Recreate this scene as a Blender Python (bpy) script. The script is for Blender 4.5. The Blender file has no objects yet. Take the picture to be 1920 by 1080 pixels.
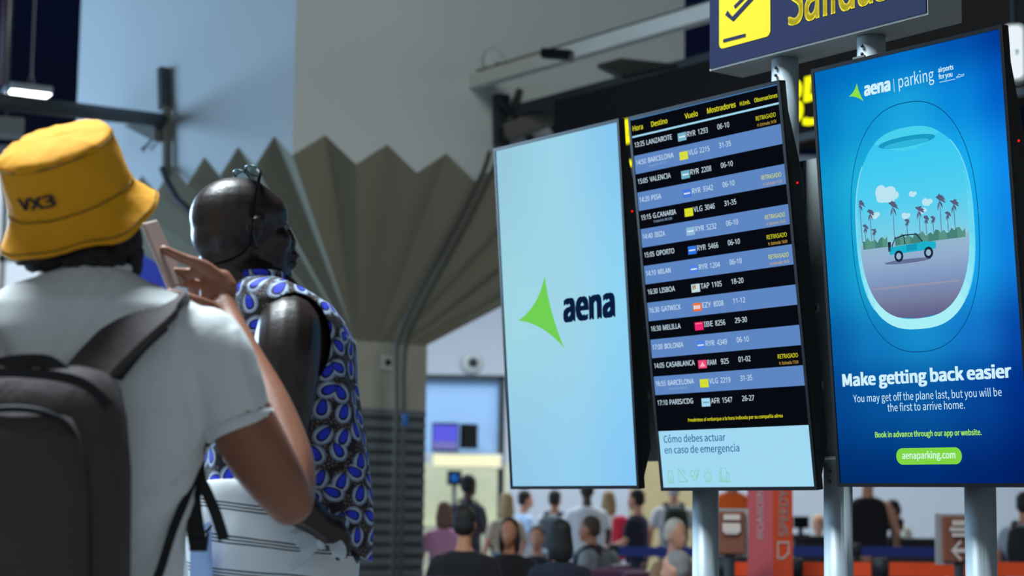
import bpy, bmesh, math, random
from mathutils import Vector, Matrix, noise

random.seed(7)
SC = bpy.context.scene
COL = SC.collection
PI = math.pi
R = math.radians

# ------------------------------------------------------------------ camera, world, lights, exposure
CAM_H = 1.15
F_PX, PITCH, ROLL = 3574.5, 0.1188, 0.0132
CAM = Vector((0, 0, CAM_H))
_fw = Vector((0, math.cos(PITCH), math.sin(PITCH)))
_up = Vector((0, -math.sin(PITCH), math.cos(PITCH)))
_rt = Vector((1, 0, 0))
C_R = _rt * math.cos(ROLL) + _up * math.sin(ROLL)
C_U = _up * math.cos(ROLL) - _rt * math.sin(ROLL)
C_F = _fw

cd = bpy.data.cameras.new('camera')
cam = bpy.data.objects.new('camera', cd)
COL.objects.link(cam)
cd.sensor_width = 36
cd.lens = F_PX * 36 / 1920
cd.clip_end = 200
cd.clip_start = 0.05
cd.dof.use_dof = True
cd.dof.focus_distance = 5.15
cd.dof.aperture_fstop = 3.2
mw = Matrix((C_R, C_U, -C_F)).transposed().to_4x4()
mw.translation = CAM
cam.matrix_world = mw
SC.camera = cam

W = bpy.data.worlds.new('hall_ambient')
SC.world = W
W.use_nodes = True
bg = W.node_tree.nodes['Background']
bg.inputs[0].default_value = (0.80, 0.92, 1.0, 1)
bg.inputs[1].default_value = 0.42


def area(name, loc, target, sx, sy, power, col):
    l = bpy.data.lights.new(name, 'AREA')
    l.shape = 'RECTANGLE'
    l.size, l.size_y, l.energy, l.color = sx, sy, power, col
    o = bpy.data.objects.new(name, l)
    COL.objects.link(o)
    o.location = loc
    o.rotation_euler = (Vector(target) - Vector(loc)).to_track_quat('-Z', 'Y').to_euler()
    return o


area('window_daylight', (-11, 17.0, 3.9), (-3.2, 16.4, 4.6), 7, 4, 640, (0.42, 0.68, 1.0))
area('ceiling_panel_light', (-1.9, 4.7, 6.3), (-0.9, 3.8, 1.2), 2.2, 1.6, 760, (0.80, 0.93, 1.0))
area('rear_window_light', (-4.6, 8.5, 2.9), (-0.6, 4.0, 1.6), 1.2, 1.8, 330, (0.50, 0.74, 1.0))
area('checkin_hall_light', (1.0, 25.0, 7.2), (1.0, 24.5, 0.0), 16, 6, 2200, (0.86, 0.94, 1.0))
area('fan_fill_light', (2.2, 8.0, 6.9), (-0.6, 16.2, 5.0), 2, 2, 210, (0.95, 1.0, 0.92))  # added fill to brighten the right face above the fan, no fitting there

SC.view_settings.view_transform = 'Standard'
SC.view_settings.look = 'None'
SC.view_settings.gamma = 1
SC.view_settings.exposure = 0.0
SC.view_settings.use_curve_mapping = False
SC.cycles.use_denoising = True


# ------------------------------------------------------------------ helpers
def ray(x, y):
    return C_R * ((x - 960) / F_PX) - C_U * ((y - 540) / F_PX) + C_F


def P(x, y, d):
    k = ray(x, y)
    return CAM + k * (d / k.y)


def PZ(x, d, z):
    """point above/below pixel column x at depth d with height z"""
    p = P(x, 967, d)
    return Vector((p.x, d, z))


def proj(p):
    v = Vector(p) - CAM
    w = v.dot(C_F)
    return 960 + F_PX * v.dot(C_R) / w, 540 - F_PX * v.dot(C_U) / w


def hit(x, y, p0, n):
    k = ray(x, y)
    return CAM + k * ((Vector(p0) - CAM).dot(n) / k.dot(n))


def lin(c):
    return tuple(((v / 255) / 12.92 if v / 255 <= 0.04045 else ((v / 255 + 0.055) / 1.055) ** 2.4) for v in c)


def new_mat(name):
    m = bpy.data.materials.new(name)
    m.use_nodes = True
    return m, m.node_tree.nodes, m.node_tree.links, m.node_tree.nodes['Principled BSDF']


def mat(name, c, rough=0.6, metal=0.0, var=0.12, scale=8.0, bump=0.0, bscale=60.0, spec=0.5):
    """plain surface with a little procedural variation"""
    m, N, L, b = new_mat(name)
    col = lin(c)
    b.inputs['Roughness'].default_value = rough
    b.inputs['Metallic'].default_value = metal
    b.inputs['Specular IOR Level'].default_value = spec
    tc = N.new('ShaderNodeTexCoord')
    nz = N.new('ShaderNodeTexNoise')
    nz.inputs['Scale'].default_value = scale
    nz.inputs['Detail'].default_value = 4
    L.new(tc.outputs['Object'], nz.inputs['Vector'])
    mx = N.new('ShaderNodeMix')
    mx.data_type = 'RGBA'
    mx.inputs[6].default_value = tuple(v * (1 - var) for v in col) + (1,)
    mx.inputs[7].default_value = tuple(min(1, v * (1 + var)) for v in col) + (1,)
    L.new(nz.outputs['Fac'], mx.inputs[0])
    L.new(mx.outputs[2], b.inputs['Base Color'])
    if bump:
        n2 = N.new('ShaderNodeTexNoise')
        n2.inputs['Scale'].default_value = bscale
        L.new(tc.outputs['Object'], n2.inputs['Vector'])
        bp = N.new('ShaderNodeBump')
        bp.inputs['Strength'].default_value = bump
        bp.inputs['Distance'].default_value = 0.01
        L.new(n2.outputs['Fac'], bp.inputs['Height'])
        L.new(bp.outputs[0], b.inputs['Normal'])
    return m


def glow(name, c, s=1.0):
    m, N, L, b = new_mat(name)
    N.remove(b)
    e = N.new('ShaderNodeEmission')
    e.inputs[0].default_value = lin(c) + (1,)
    e.inputs[1].default_value = s
    L.new(e.outputs[0], N['Material Output'].inputs[0])
    return m


_G = {}


def G(c):
    if c not in _G:
        _G[c] = glow('screen_colour', c)
    return _G[c]


def tag(o, label=None, cat=None, group=None, kind=None):
    if label: o['label'] = label
    if cat: o['category'] = cat
    if group: o['group'] = group
    if kind: o['kind'] = kind
    return o


def empty(name, loc, rz=0.0, label=None, cat=None, group=None):
    o = bpy.data.objects.new(name, None)
    o.empty_display_size = 0.1
    COL.objects.link(o)
    o.location = loc
    o.rotation_euler = (0, 0, rz)
    return tag(o, label, cat, group)


class MB:
    def __init__(s, M=None):
        s.v, s.f, s.m, s.mats, s.M = [], [], [], [], M

    def mi(s, m):
        if m not in s.mats: s.mats.append(m)
        return s.mats.index(m)

    def add(s, vs, fs, m):
        o = len(s.v)
        s.v += [(s.M @ Vector(p)) if s.M else Vector(p) for p in vs]
        s.f += [tuple(i + o for i in f) for f in fs]
        s.m += [s.mi(m)] * len(fs)

    def box(s, c, size, m, M=None):
        x, y, z = [k / 2 for k in size]
        vs = [Vector((i, j, k)) for i in (-x, x) for j in (-y, y) for k in (-z, z)]
        vs = [(M @ p if M else p) + Vector(c) for p in vs]
        s.add(vs, [(0, 1, 3, 2), (4, 6, 7, 5), (0, 4, 5, 1), (2, 3, 7, 6), (0, 2, 6, 4), (1, 5, 7, 3)], m)
        return s

    def hexa(s, a, b, m):
        """solid between two quads a and b (four points each, same order)"""
        s.add(list(a) + list(b), [(3, 2, 1, 0), (4, 5, 6, 7), (0, 1, 5, 4), (1, 2, 6, 5), (2, 3, 7, 6), (3, 0, 4, 7)], m)
        return s

    def poly(s, pts, m):
        s.add(pts, [tuple(range(len(pts)))], m)
        return s

    def loft(s, rings, m, cap=True, closed=True):
        n = len(rings[0])
        vs = [p for r in rings for p in r]
        fs = []
        for i in range(len(rings) - 1):
            for j in range(n if closed else n - 1):
                k = (j + 1) % n
                fs.append((i * n + j, i * n + k, (i + 1) * n + k, (i + 1) * n + j))
        if cap:
            fs.append(tuple(reversed(range(n))))
            fs.append(tuple((len(rings) - 1) * n + j for j in range(n)))
        s.add(vs, fs, m)
        return s

    def tube(s, pts, rad, m, n=12, round_ends=False, flat=1.0):
        pts = [Vector(p) for p in pts]
        if not isinstance(rad, (list, tuple)): rad = [rad] * len(pts)
        rad = list(rad)
        if round_ends:
            t0 = (pts[0] - pts[1]).normalized(); t1 = (pts[-1] - pts[-2]).normalized()
            a, b, r0, r1 = pts[0], pts[-1], rad[0], rad[-1]
            pts = [a + t0 * r0 * q for q in (0.95, 0.75, 0.4)] + pts + [b + t1 * r1 * q for q in (0.4, 0.75, 0.95)]
            rad = [r0 * q for q in (0.3, 0.66, 0.92)] + rad + [r1 * q for q in (0.92, 0.66, 0.3)]
        rings, u = [], None
        for i, p in enumerate(pts):
            t = (pts[min(i + 1, len(pts) - 1)] - pts[max(i - 1, 0)]).normalized()
            if u is None:
                u = t.cross(Vector((0, 0, 1)))
                if u.length < 1e-3: u = t.cross(Vector((0, 1, 0)))
            u = (u - t * u.dot(t)).normalized()
            w = t.cross(u)
            rings.append([p + (u * math.cos(a) + w * math.sin(a) * flat) * rad[i] for a in [2 * PI * k / n for k in range(n)]])
        s.loft(rings, m)
        return s

    def ell(s, c, r, m, M=None, nu=20, nv=12):
        c = Vector(c)
        rings = []
        for i in range(nv + 1):
            ph = -PI / 2 + PI * (0.02 + 0.96 * i / nv)
            ring = []
            for j in range(nu):
                a = 2 * PI * j / nu
                p = Vector((r[0] * math.cos(ph) * math.cos(a), r[1] * math.cos(ph) * math.sin(a), r[2] * math.sin(ph)))
                ring.append((M @ p if M else p) + c)
            rings.append(ring)
        s.loft(rings, m)
        return s

    def lathe(s, c, prof, m, n=24, M=None):
        c = Vector(c)
        rings = [[(M @ Vector((r * math.cos(2 * PI * k / n), r * math.sin(2 * PI * k / n), z)) if M else
                   Vector((r * math.cos(2 * PI * k / n), r * math.sin(2 * PI * k / n), z))) + c for k in range(n)] for r, z in prof]
        s.loft(rings, m)
        return s

    def build(s, name, parent=None, smooth=False, local=False, mods=()):
        me = bpy.data.meshes.new(name)
        me.from_pydata([tuple(p) for p in s.v], [], s.f)
        for m in s.mats: me.materials.append(m)
        for p, k in zip(me.polygons, s.m):
            p.material_index = k
            p.use_smooth = smooth
        me.validate()
        me.update()
        o = bpy.data.objects.new(name, me)
        COL.objects.link(o)
        if parent:
            o.parent = parent
            if not local:
                bpy.context.view_layer.update()
                o.matrix_parent_inverse = parent.matrix_world.inverted()
        return o


def bevel(o, w, seg=2):
    b = o.modifiers.new('bevel', 'BEVEL')
    b.width, b.segments, b.limit_method, b.angle_limit = w, seg, 'ANGLE', R(40)
    return o


def fused(mb, name, m, parent, voxel, smooth=6, local=False, extra=None, disp=None):
    """one continuous surface grown from overlapping solids"""
    tmp = mb.build(name + '_tmp')
    md = tmp.modifiers.new('r', 'REMESH')
    md.mode, md.voxel_size = 'VOXEL', voxel
    if smooth:
        sm = tmp.modifiers.new('s', 'SMOOTH')
        sm.factor, sm.iterations = 0.5, smooth
    bpy.context.view_layer.update()
    me = bpy.data.meshes.new_from_object(tmp.evaluated_get(bpy.context.evaluated_depsgraph_get()))
    old = tmp.data
    bpy.data.objects.remove(tmp)
    bpy.data.meshes.remove(old)
    me.name = name
    if disp:
        for v in me.vertices: v.co = disp(v.co.copy(), v.normal.copy())
    if extra:
        bm = bmesh.new(); bm.from_mesh(me)
        o2 = extra.build(name + '_x'); bm.from_mesh(o2.data)
        d2 = o2.data
        bpy.data.objects.remove(o2); bpy.data.meshes.remove(d2)
        bm.to_mesh(me); bm.free()
    me.materials.clear()
    me.materials.append(m)
    for p in me.polygons:
        p.use_smooth = True
        p.material_index = 0
    o = bpy.data.objects.new(name, me)
    COL.objects.link(o)
    if parent:
        o.parent = parent
        if not local:
            bpy.context.view_layer.update()
            o.matrix_parent_inverse = parent.matrix_world.inverted()
    return o


def spline(pts, n=6):
    """Catmull-Rom through tuples of any length"""
    out = []
    q = [pts[0]] + list(pts) + [pts[-1]]
    for i in range(1, len(q) - 2):
        for k in range(n):
            t = k / n
            out.append(tuple(0.5 * ((2 * b) + (-a + c) * t + (2 * a - 5 * b + 4 * c - d) * t * t + (-a + 3 * b - 3 * c + d) * t ** 3)
                             for a, b, c, d in zip(q[i - 1], q[i], q[i + 1], q[i + 2])))
    out.append(tuple(pts[-1]))
    return out


# ------------------------------------------------------------------ lettering
_fc = bpy.data.curves.new('lettering_curve', 'FONT')
FONTS = {'': _fc.font}
for k, fn_ in (('sans', 'NotoSansHebrew-Regular.woff2'), ('hum', 'Noto Sans CJK Regular.woff2')):
    try:                                             # fonts that ship inside Blender itself
        import os
        FONTS[k] = bpy.data.fonts.load(os.path.join(bpy.utils.system_resource('DATAFILES'), 'fonts', fn_))
    except Exception:
        FONTS[k] = _fc.font
_fo = bpy.data.objects.new('lettering_curve', _fc)
COL.objects.link(_fo)
_cache = {}


def glyphs(txt, face='hum'):
    key = (txt, face)
    if key not in _cache:
        _fc.font = FONTS[face]
        _fc.body = txt
        _fc.resolution_u = 3
        bpy.context.view_layer.update()
        me = _fo.evaluated_get(bpy.context.evaluated_depsgraph_get()).to_mesh()
        vs = [tuple(v.co) for v in me.vertices]
        fs = [tuple(p.vertices) for p in me.polygons]
        _cache[key] = (vs, fs)
    return _cache[key]


CAPH = {k: max(v[1] for v in glyphs('H', k)[0]) for k in FONTS}


def text(mb, txt, u0, u1, base, cap, m, fn, bold=0.0, slant=0.0, face='hum'):
    """letters from u0 to u1 (u1 None: natural width), baseline at base, capitals cap high; fn(u, v) gives the point"""
    vs, fs = glyphs(txt, face)
    if not vs: return u0
    x0, x1 = min(v[0] for v in vs), max(v[0] for v in vs)
    sy = cap / CAPH[face]
    sx = (u1 - u0) / (x1 - x0) if u1 is not None else sy
    bw = max(0.0, bold)                          # heavier letters: the outline is laid down shifted a little each way
    for dx, dy in (((0, 0),) if bw == 0 else ((-1, -.5), (1, -.5), (-1, .5), (1, .5), (0, 0))):
        mb.add([fn(u0 + (dx * bw + x - x0) * sx + slant * y * sy, base - (dy * bw + y) * sy) for x, y, z in vs], fs, m)


# ------------------------------------------------------------------ materials
M_WHITEWALL = mat('painted_white_wall', (196, 204, 205), 0.75, var=0.04, scale=0.7, bump=0.1, bscale=3)
M_FAN = mat('beige_folded_concrete', (146, 142, 122), 0.8, var=0.06, scale=0.9, bump=0.15, bscale=5)
M_RIB = mat('grey_ribbed_cladding', (112, 120, 124), 0.6, var=0.06, scale=2)
M_NAVY = mat('dark_navy_ceiling', (5, 11, 44), 0.9, var=0.1, scale=0.5, spec=0.03)
M_BACK = mat('pale_blue_grey_wall', (188, 198, 210), 0.8, var=0.04, scale=0.4)
M_FLOOR = mat('grey_polished_floor', (120, 122, 124), 0.3, var=0.08, scale=0.8)
M_STEELDARK = mat('dark_painted_steel', (42, 50, 56), 0.55, 0.2, var=0.1)
M_STEELPALE = mat('pale_grey_painted_rail', (212, 216, 210), 0.5, 0.1, var=0.05)
M_CONDUIT = mat('grey_conduit', (84, 84, 76), 0.6, var=0.1)
M_BLACK = mat('black_casing_plastic', (14, 16, 18), 0.45, var=0.1, spec=0.2)
M_BLACKGLOSS = mat('black_bezel', (10, 12, 18), 0.4, var=0.1, spec=0.15)
M_BOARD = mat('matt_brown_black_board', (17, 15, 14), 0.85, var=0.08, spec=0.1)
M_ALU = mat('brushed_aluminium_post', (168, 180, 186), 0.48, 0.3, var=0.05, scale=20)
M_PANEL = mat('dark_grey_mounting_plate', (150, 158, 158), 0.55, 0.1, var=0.05)
M_BOLT = mat('steel_bolt', (190, 205, 200), 0.35, 0.5)
M_SIGN = mat('slate_blue_sign_face', (36, 42, 66), 0.85, var=0.04, scale=3, spec=0.06)
M_SIGNSIDE = mat('grey_sign_underside', (150, 155, 152), 0.5, var=0.04)
M_YELLOW = mat('sign_yellow', (206, 180, 40), 0.8, var=0.03, spec=0.08)
M_RED = glow('standby_led', (255, 30, 20), 1.2)

# ------------------------------------------------------------------ setting
YAW = 0.6435
D = Vector((math.sin(YAW), -math.cos(YAW), 0))     # along the screens, to the right and nearer
NB = Vector((math.cos(YAW), math.sin(YAW), 0))     # to the back of the screens

fl = MB(); fl.box((0, 18, -0.05), (50, 54, 0.1), M_FLOOR)
tag(fl.build('floor'), kind='structure')
ce = MB(); ce.box((0, 18, 7.6), (50, 44, 0.2), M_NAVY)
tag(ce.build('ceiling'), kind='structure')
wb = MB(); wb.box((0, 33.1, 3.75), (50, 0.2, 7.5), M_BACK)
tag(wb.build('wall_back'), kind='structure')

# pleated fan column
CORNER = P(545, 400, 15.0); CORNER.z = 0
EL, ER = -D, NB.copy()                              # left face runs away to the left, right face away to the right
LEN, NP = 4.2, 7
Z_PEAK, Z_VAL, Z_TOP = 4.19, 3.985, 7.5
cen = CORNER + EL * (LEN / 2) + ER * (LEN / 2)
HC = 0.40
Z_COL, Z_RIB = 2.73, 2.12


def face_pts(e):
    out = []
    for i in range(2 * NP + 1):
        s = LEN * i / (2 * NP)
        out.append((CORNER + e * s, Z_VAL if i % 2 == 0 else Z_PEAK, i))
    return out


vol = MB()
for e, o in ((EL, ER), (ER, EL)):
    fp = face_pts(e)
    for k in range(2 * NP):
        a, b = fp[k], fp[k + 1]
        vol.poly([(a[0].x, a[0].y, a[1]), (b[0].x, b[0].y, b[1]), (b[0].x, b[0].y, Z_TOP), (a[0].x, a[0].y, Z_TOP)], M_WHITEWALL)
far = CORNER + EL * LEN + ER * LEN
for a in (CORNER + EL * LEN, CORNER + ER * LEN):
    vol.poly([(a.x, a.y, Z_VAL), (far.x, far.y, Z_VAL), (far.x, far.y, Z_TOP), (a.x, a.y, Z_TOP)], M_WHITEWALL)
tag(vol.build('wall_upper'), kind='structure')

fan = MB()
cc = cen - (EL + ER) * HC                            # nearest corner of the column
for e in (EL, ER):
    fp = face_pts(e)
    low = []
    for k in range(2 * NP + 1):
        q = cc + e * (2 * HC * k / (2 * NP)) + (EL + ER) * (0.0 if k % 2 == 0 else -0.03)
        low.append((q.x, q.y, Z_COL))
    for k in range(2 * NP):
        a, b = fp[k], fp[k + 1]
        fan.poly([low[k], low[k + 1], (b[0].x, b[0].y, b[1]), (a[0].x, a[0].y, a[1])], M_FAN)
for e, o in ((EL, ER), (ER, EL)):                    # two far sides of the funnel
    a = CORNER + e * LEN; ca = cc + e * 2 * HC; cf = cc + (EL + ER) * 2 * HC
    fan.poly([(ca.x, ca.y, Z_COL), (cf.x, cf.y, Z_COL), (far.x, far.y, Z_VAL), (a.x, a.y, Z_VAL)], M_FAN)
tag(fan.build('ceiling_fan_vault'), kind='structure')

col = MB()
RZ = Matrix.Rotation(math.atan2(NB.y, NB.x), 4, 'Z')
col.box((cen.x, cen.y, (Z_COL + Z_RIB) / 2 + 0.05), (2 * HC, 2 * HC, Z_COL - Z_RIB + 0.2), mat('pale_grey_column_render', (176, 174, 160), .8, var=.05), RZ)
tag(col.build('column'), kind='structure')
rib = MB()
rib.box((cen.x, cen.y, Z_RIB / 2), (2 * HC - .006, 2 * HC - .006, Z_RIB), mat('rib_gap_shade_grey', (62, 68, 72), .8), RZ)  # shade between the ribs put into the darker colour of the core
z = 0.04
while z < Z_RIB - 0.05:
    rib.box((cen.x, cen.y, z + 0.045), (2 * HC + 0.004, 2 * HC + 0.004, 0.060), M_RIB, RZ)
    z += 0.105
tag(rib.build('column_cladding'), kind='structure')

# beige partition behind the queue, right of the left display
bp_ = MB(); bp_.box((P(1240, 967, 30).x, 30, 1.6), (1.0, 0.2, 3.2), mat('beige_partition_paint', (158, 146, 108), 0.8))
tag(bp_.build('wall_partition'), kind='structure')

# things on the fan column
RF = cc + ER * HC                                    # middle of the right face of the column
nR = (-EL).normalized() * 1.0                        # outward normal of right face
nR = D.copy()
sens = P(724, 680, 17.3)
p = hit(724, 680, cc + D * 0.02, D)
t = empty('wall_sensor', p, 0, 'small white box sensor high on the beige fan column', 'sensor')
m_ = mat('white_sensor_plastic', (205, 210, 205), 0.5)
b = MB(); b.box(p, (0.12, 0.05, 0.14), m_, Matrix.Rotation(math.atan2(NB.y, NB.x), 4, 'Z')); bevel(b.build('housing', t), 0.01)
b = MB(); b.lathe(p + D * 0.03, [(0.03, 0), (0.03, 0.012), (0.01, 0.02)], M_BLACK, 16, D.to_track_quat('Z', 'Y').to_matrix().to_4x4()); b.build('lens', t, True)
# two conduits from the rail bracket down the fan and the column
for k, (dx, lab) in enumerate(((0, 'thin grey conduit running down the fan and column, left of its pair'),
                               (17, 'thin grey conduit running down the fan and column, right of its pair'))):
    pts = []
    for (x, y, d) in ((918 + dx, 285, 15.6), (905 + dx, 325, 15.75), (860 + dx * 1.1, 415, 16.1), (810 + dx * 1.1, 505, 16.5), (765 + dx * 1.1, 590, 16.8), (746 + dx, 640, 16.97),
                      (744 + dx * 0.8, 690, 17.0), (744 + dx * 0.8, 760, 17.0)):
        pts.append(tuple(P(x, y, d)))
    pts += [(pts[-1][0], pts[-1][1] - 0.05, 2.0), (pts[-1][0], pts[-1][1] - 0.05, 0.0)]
    b = MB(); b.tube(spline(pts[:8], 4) + pts[8:], 0.022, M_CONDUIT, 10)
    tag(b.build('conduit', None, True), lab, 'pipe', 'conduits on the fan column')
p = P(760, 787, 16.6)
b = MB(); b.box(p, (0.05, 0.01, 0.11), mat('blue_tape', (30, 110, 190), 0.5), Matrix.Rotation(0.6, 4, 'Z'))
b.box(p + Vector((0, -0.012, 0.02)), (0.04, 0.012, 0.05), mat('blue_tag', (40, 120, 200), 0.5), Matrix.Rotation(0.6, 4, 'Z'))
tag(b.build('tape_marker'), 'small bright blue tag stuck on the ribbed column cladding', 'tag')

# wall speaker on the upper volume above the rail
p = hit(928, 118, CORNER - EL * 0.02, D)
t = empty('wall_speaker', p, 0, 'round pale speaker dome on the grey wall above the rail', 'speaker')
q = D.to_track_quat('Z', 'Y').to_matrix().to_4x4()
b = MB(); b.lathe(p, [(0.13, 0), (0.12, 0.015), (0.07, 0.03), (0.01, 0.035)], M_WHITEWALL, 24, q); b.build('dome', t, True)
b = MB(); b.lathe(p + D * 0.032 - Vector((0, 0, 0.02)), [(0.018, 0), (0.018, 0.012), (0.006, 0.014)], M_STEELDARK, 16, q); b.build('grille', t, True)


def beam(mb, a, b, w, h, m):
    a, b = Vector(a), Vector(b)
    t = (b - a).normalized()
    s = t.cross(Vector((0, 0, 1))).normalized()
    u = s.cross(t)
    q = [s * w / 2 + u * h / 2, -s * w / 2 + u * h / 2, -s * w / 2 - u * h / 2, s * w / 2 - u * h / 2]
    mb.hexa([a + k for k in q], [b + k for k in q], m)
    return mb


# left truss: strut on the blue-lit face, dark pipe coming forward to the left, gusset, hanging clip
Lp = lambda x, y: hit(x, y, CORNER - ER * 0.06, ER)
t = empty('pipe_bracket', Lp(308, 262), 0, 'dark steel pipe arm bracketed to the blue-lit wall at left', 'bracket')
b = MB(); beam(b, Lp(307, 128), Lp(309, 205), 0.10, 0.07, M_STEELDARK); b.build('upper_strut', t)
b = MB(); beam(b, Lp(313, 200), Lp(313, 330), 0.07, 0.05, M_CONDUIT); b.build('lower_strut', t)
a0 = Lp(307, 226); a1 = P(-60, 184, 12.6)
b = MB(); b.tube([a0, a1], 0.062, M_STEELDARK, 14); b.build('pipe_arm', t, True)
b = MB()
g0, g1, g2, g3 = Lp(250, 238), Lp(309, 228), Lp(309, 268), Lp(296, 262)
off = -ER * 0.1
b.hexa([g0, g1, g2, g3], [g0 + off, g1 + off, g2 + off, g3 + off], M_CONDUIT); b.build('gusset', t)
b = MB(); b.tube([Lp(287, 258), Lp(276, 272), Lp(268, 280)], [0.012, 0.012, 0.02], M_STEELDARK, 8, True); b.build('clip', t, True)
b = MB(); b.tube([Lp(314, 318) - ER * 0.05, Lp(338, 345) - ER * 0.12, Lp(364, 378) - ER * 0.16, Lp(400, 430) - ER * 0.02], 0.03, M_STEELDARK, 10); b.build('drain_pipe', t, True)

# right rail with bracket
Rp = lambda x, y: hit(x, y, CORNER + D * 0.08, D)
t = empty('lighting_rail', Rp(940, 250), 0, 'long pale double rail above the displays, rising to the right', 'rail')
ra = P(850, 166, 16.3)


def along(p0, x):
    """point on the line p0 + s*D that falls on pixel column x"""
    lo, hi = 0.0, 12.0
    for _ in range(50):
        s = (lo + hi) / 2
        if proj(p0 + D * s)[0] < x: lo = s
        else: hi = s
    return p0 + D * lo


b = MB(); beam(b, ra, along(ra, 1520), 0.10, 0.11, M_STEELPALE); b.build('main_rail', t)
rb = P(866, 150, 16.3)
b = MB(); beam(b, rb, along(rb, 1520), 0.05, 0.045, M_STEELPALE); beam(b, rb + Vector((0, 0, 0.03)), along(rb + Vector((0, 0, 0.03)), 1520), 0.06, 0.012, M_STEELDARK); b.build('upper_rail', t)
r2 = P(975, 208, 16.0)
b = MB(); beam(b, r2, along(r2, 1700), 0.10, 0.10, M_STEELDARK); b.build('dark_rail', t)
b = MB(); beam(b, P(1018, 100, 14.5), P(1072, 104, 14.4), 0.09, 0.07, M_BLACK); b.build('junction_box', t)
w0 = P(1120, 128, 13.6); w1 = P(1165, 116, 13.6); w2 = P(1270, 128, 12.8); w3 = P(1165, 150, 13.0)
b = MB(); b.hexa([w0, w1, w2, w3], [k + Vector((0, 0, 0.03)) for k in (w0, w1, w2, w3)], M_BLACK); b.build('bracket_plate', t)
b = MB(); beam(b, Rp(940, 178), Rp(942, 275), 0.08, 0.12, M_STEELDARK); b.build('wall_strut', t)
b = MB(); beam(b, Rp(922, 185) + D * 0.1, Rp(985, 268) + D * 0.1, 0.05, 0.05, M_STEELDARK); beam(b, Rp(962, 172) + D * 0.1, Rp(935, 262) + D * 0.1, 0.05, 0.05, M_CONDUIT); b.build('cross_brace', t)
b = MB(); beam(b, Rp(930, 255) + D * 0.15, Rp(1015, 212) + D * 0.7, 0.12, 0.14, M_CONDUIT); b.build('knuckle', t)
b = MB(); beam(b, Rp(985, 225) + D * 0.3, Rp(1008, 262) + D * 0.3, 0.05, 0.06, M_STEELDARK); b.build('stay', t)

# black counter-number board behind the displays
BD0 = P(1500, 240, 11.0)
hb = lambda x, y: hit(x, y, BD0, NB)
t = empty('counter_number_board', hb(1500, 262), 0, 'long black overhead board with glowing yellow digits, behind the displays', 'sign')
z_bot, z_top = hb(1500, 262).z, hb(1180, 152).z
l0, l1 = hb(1038, 240), hb(2010, 200)
b = MB()
b.hexa([(l0.x, l0.y, z_bot), (l1.x, l1.y, z_bot), (l1.x, l1.y, z_top), (l0.x, l0.y, z_top)],
       [Vector((l0.x, l0.y, z_bot)) + NB * 0.25, Vector((l1.x, l1.y, z_bot)) + NB * 0.25, Vector((l1.x, l1.y, z_top)) + NB * 0.25, Vector((l0.x, l0.y, z_top)) + NB * 0.25], M_BOARD)
b.build('board_box', t)
b = MB()
s0 = Vector((l0.x, l0.y, z_bot)) - NB * 0.03 ; s1 = Vector((l1.x, l1.y, z_bot)) - NB * 0.03
beam(b, s0, s1, 0.05, 0.04, M_STEELDARK); b.build('lower_trim', t)
org = hb(1500, 240)
fnB = lambda u, v: org + D * u - Vector((0, 0, v)) - NB * 0.012
LED = glow('yellow_led_digits', (244, 240, 24), 1.15)


def bu(x, y):
    p = hb(x, y) - org
    return p.dot(D), -p.z


b = MB()
for ch, x0, x1, yb, yt in (('3', 1464, 1507, 233, 153), ('5', 1510, 1553, 231, 142), ('5', 1169, 1212, 309, 222)):
    text(b, ch, bu(x0, yb)[0], bu(x1, yb)[0], bu((x0 + x1) / 2, yb)[1], bu((x0 + x1) / 2, yb)[1] - bu((x0 + x1) / 2, yt)[1], LED, fnB, 0.022, face='sans')
b.build('digit_lettering', t)
b = MB()
for x in (1420, 1760):
    q0 = hb(x, 200) + NB * 0.12
    b.tube([(q0.x, q0.y, z_top - 0.02), (q0.x, q0.y, 7.5)], 0.03, M_STEELDARK, 8)
b.build('hanger_rods', t, True)

# lit white pictogram box at the right edge
pc = P(1900, 98, 9.4)
t = empty('pictogram_lightbox', pc, 0, 'glowing white rounded lightbox beside the advert display top corner', 'sign')
b = MB()
mW = glow('white_lightbox_face', (228, 238, 246), 1.05)
w, h, r = 0.042, 0.272, 0.030


def rrect(cx, cy, hx, hy, r, n=6):
    out = []
    for (sx, sy, a0) in ((1, 1, 0), (-1, 1, 90), (-1, -1, 180), (1, -1, 270)):
        for k in range(n + 1):
            a = R(a0 + 90 * k / n)
            out.append((cx + sx * (hx - r) + r * math.cos(a), cy + sy * (hy - r) + r * math.sin(a)))
    return out


fnL = lambda u, v, d=0: pc + Vector((0.97, -0.22, 0)).normalized() * (u + 0.005) + Vector((0, 0, v)) + Vector((0.22, 0.97, 0)) * d
b.loft([[fnL(x, y, 0.10) for x, y in rrect(0, 0, w + .012, h / 2 + .012, r)], [fnL(x, y, 0.0) for x, y in rrect(0, 0, w + .012, h / 2 + .012, r)]], M_SIGNSIDE)
b.build('box_body', t)
b = MB(); b.poly([fnL(x, y, -0.003) for x, y in rrect(0, 0, w, h / 2, r)], mW); b.build('lit_face', t)
b = MB()
b.tube([fnL(.005, .0, -.006), fnL(.013, .012, -.006), fnL(.019, .006, -.006), fnL(.015, -.006, -.006), fnL(.007, -.014, -.006)], 0.004, mat('lightbox_symbol_grey', (60, 130, 140), .5), 6)
b.build('symbol', t)
b = MB(); b.tube([fnL(0, h / 2, 0.05), Vector((fnL(0, 0, .05).x, fnL(0, 0, .05).y, 7.5))], 0.015, M_STEELDARK, 8); b.build('hanger', t, True)

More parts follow.
